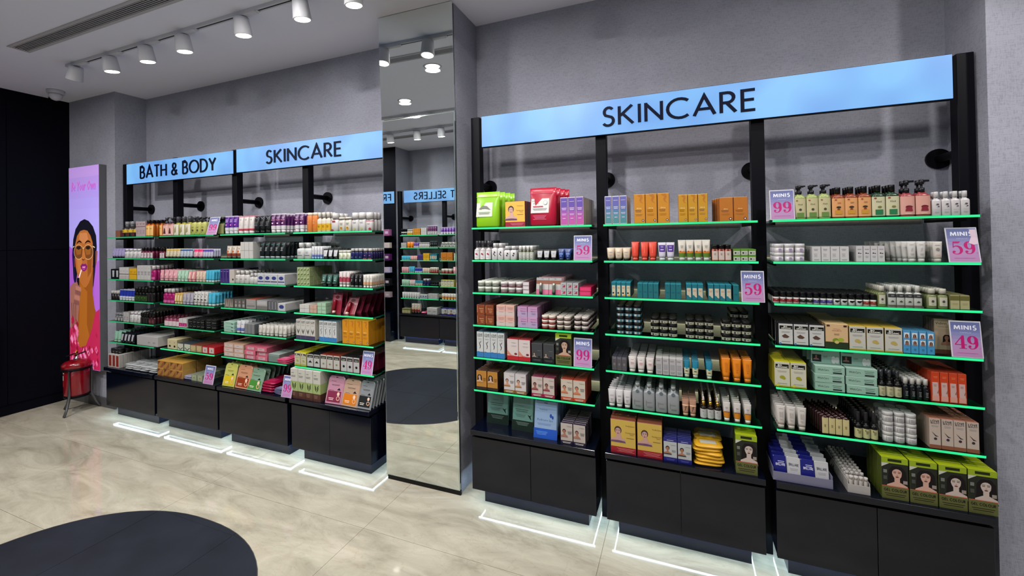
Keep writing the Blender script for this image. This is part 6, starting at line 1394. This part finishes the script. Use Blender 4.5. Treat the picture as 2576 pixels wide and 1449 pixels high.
ex_n = 0
for kd, x0, x1, sh, n, st, h, bay in PILES:
    z = .4655 if sh == 'c' else SH[int(sh) - 1] + .0003
    w = (x1 - x0) / n
    for r in range(3 if kd != 'silver sachet pack' else 4):
        for k in range(n):
            for s_ in range(max(1, st - (r > 1))):
                d = w * K[kd][1]
                dy = .0 + r * d * 1.02
                if dy + d > .36: continue
                where = ('cabinet of %s bay' % BAYS[bay][2]) if sh == 'c' else '%s shelf, %s bay' % (ORD[int(sh) - 1], BAYS[bay][2])
                place(kd, w * .98, h, r == 0, (x0 + w * (k + .5) + (rj.random() - .5) * w * .12, dy, z + s_ * h * .93), '%s, %s, %s in %s row, %s tier' % (kd, where, ordn[k], 'front' if r == 0 else ordn[r], TIER[s_]), kd + 's ' + where, (rj.random() - .5) * .22)
for i, (a, b) in enumerate(UPR):
    for r in range(3):
        place('upright mint display box', b - a, .070, r == 0, ((a + b) / 2 - r * .004, .05 + r * .055, SH[4] + MINTH * 3 + .0015), 'upright mint display box above the mint serum boxes, %s, %s row' % (ordn[i], 'front' if r == 0 else ordn[r]), 'upright mint display boxes', 0, 0)

for ln in SPEC.strip().splitlines():
    row(ln)
# ------------------------------------------------------------------ price cards in acrylic stands
def price_card(x, y, z, w, h, num, label, rz=0, tilt=.12, tag=False):
    t = new('price_stand', None, loc=(x, y, z), rot=(-tilt, 0, rz)); props(t, label, 'price sign', 'lilac price stands')
    obj('acrylic_frame', bx(-w / 2, w / 2, 0, .003, 0, h, mat('#c4c0cc', .2), .0006), t)
    P = Print(-.0001); iw, ih = w * .46, h * .965
    stops = ['#5f6796', '#666c9e', '#6e74a4', '#7b7dab', '#8b82ae', '#9a86b2', '#a385b0', '#a882ae', '#aa7fab', '#aa7ca8']
    P.n += 1
    for k, c in enumerate(stops):
        a, b = h * .02 + (ih - h * .02) * (1 - (k + 1) / 10), h * .02 + (ih - h * .02) * (1 - k / 10)
        P.poly([(-iw, a), (iw, a), (iw, b), (-iw, b)], c, new=False)
    P.text('MINIS', .004 * w, h * .755, w * .76, h * .115, '#3c4068', .26, shear=.0); P.text('MINIS', 0, h * .76, w * .76, h * .115, '#d8d8e8', .24, shear=.0)
    P.small('STARTING AT', 0, h * .665, w * .42, h * .026, '#c4c4e0')
    x0 = -w * .37
    for ch in num:
        q, wd = digit(ch); P.quads(q, '#b00868', x0, h * .24, w * .60, h * .36); x0 += w * .385
    P.text('-', -w * .44, h * .54, w * .04, h * .03, '#b00868', .4); P.quads(ribbon([(0, 0), (.3, 1)], .14), '#a04890', w * .40, h * .24, w * .05, h * .05)
    P.lines(0, h * .12, w * .64, 1, h * .05, '#b04898', h * .008)
    if tag: P.poly([(iw * .55, h * .94), (iw * .98, h * .94), (iw * 1.02, h * .52), (iw * .75, h * .50), (iw * .42, h * .55), (iw * .62, h * .72)], '#d0b8c8')
    new('printed_card', P.mb.mesh('printed_card'), t)
    o_ = MB(); o_.box(-w / 2, w / 2, .003, .045, 0, .002, M_CLEAR); obj('foot', o_, t)
for c in CARDS: price_card(*c)
# ------------------------------------------------------------------ trays on the seventh cabinet
def bin_(x0, x1, y0, y1, h, label, m_, nm):
    t = new(nm, None, loc=((x0 + x1) / 2, y0, .4655)); props(t, label, 'tray'); w, d = (x1 - x0) / 2, y1 - y0
    b = MB(); k = .003
    b.box(-w, w, 0, d, 0, k, m_); obj('base', b, t)
    b = MB(); b.box(-w, w, 0, k, k, h * .72, m_); b.box(-w, w, d - k, d, k, h, m_); b.box(-w, -w + k, k, d - k, k, h, m_); b.box(w - k, w, k, d - k, k, h, m_); obj('rim_walls', b, t)
bin_(BIN1[0], BIN1[1], -.012, .30, .055, 'frosted tray holding rows of blue and white sachets', mat('#6c6c84', .25), 'frosted_tray')
for k in range(4):
    for r in range(9):
        kd = 'blue and white sachet' if k % 2 == 0 else 'plain white sachet'
        pw = (BIN1[1] - BIN1[0] - .012) / 4
        place(kd, pw * .97, .098 + .004 * (r % 3), r < 3, (BIN1[0] + .006 + pw * (k + .5), .004 + r * .03, .470 + .0005), '%s standing in frosted tray, %s in %s row' % (kd, ordn[k], 'front' if r == 0 else ordn[r]), kd + 's in the frosted tray', (rj.random() - .5) * .12, -.18)
bin_(BIN2[0], BIN2[1], -.012, .30, .05, 'narrow white tray packed with tiny white lip tubes', mat('#a09c9a', .3), 'white_tray')
for k in range(4):
    for r in range(11):
        pw = (BIN2[1] - BIN2[0] - .01) / 4
        place('tiny white lip tube', pw * .9, .068, False, (BIN2[0] + .005 + pw * (k + .5), -.004 + r * .0268, .470), 'tiny white lip tube in narrow white tray, %s in %s row' % (ordn[k], 'front' if r == 0 else ordn[r]), 'lip tubes in the narrow tray', 0, -.12 if r else .18)
# a few boxes on the navy unit seen in the mirror
rc = ['#8c4c7c', '#9c94b4', '#a01828', '#b0a49c', '#141418', '#6c1430', '#4c1454', '#8c7c84']
q = 0
for k in range(6):
    for j in range(5):
        q += 1
        w_, h_ = .11, (.10 if k % 2 == 0 else .085)
        o = obj('perfume_carton', bx(-w_ / 2, w_ / 2, 0, .06, 0, h_, mat(rc[(k * 3 + j) % 8], .4), .0012), None, (-4.32 - .13 * j, -3.18, SH[k] + .0003)); 
        props(o, 'perfume carton on the navy unit, %s from the corner on its %s shelf' % (ordn[j], ORD[k]), 'box', 'perfume cartons on the navy unit')
        Pp = Print(.0601, -.0001); Pp.rect(-.03, .03, h_ * .3, h_ * .7, '#a89ca8'); new('printed_front', Pp.mb.mesh('printed_front'), o)
print('PRODUCTS', count, 'OBJECTS', len(bpy.data.objects))
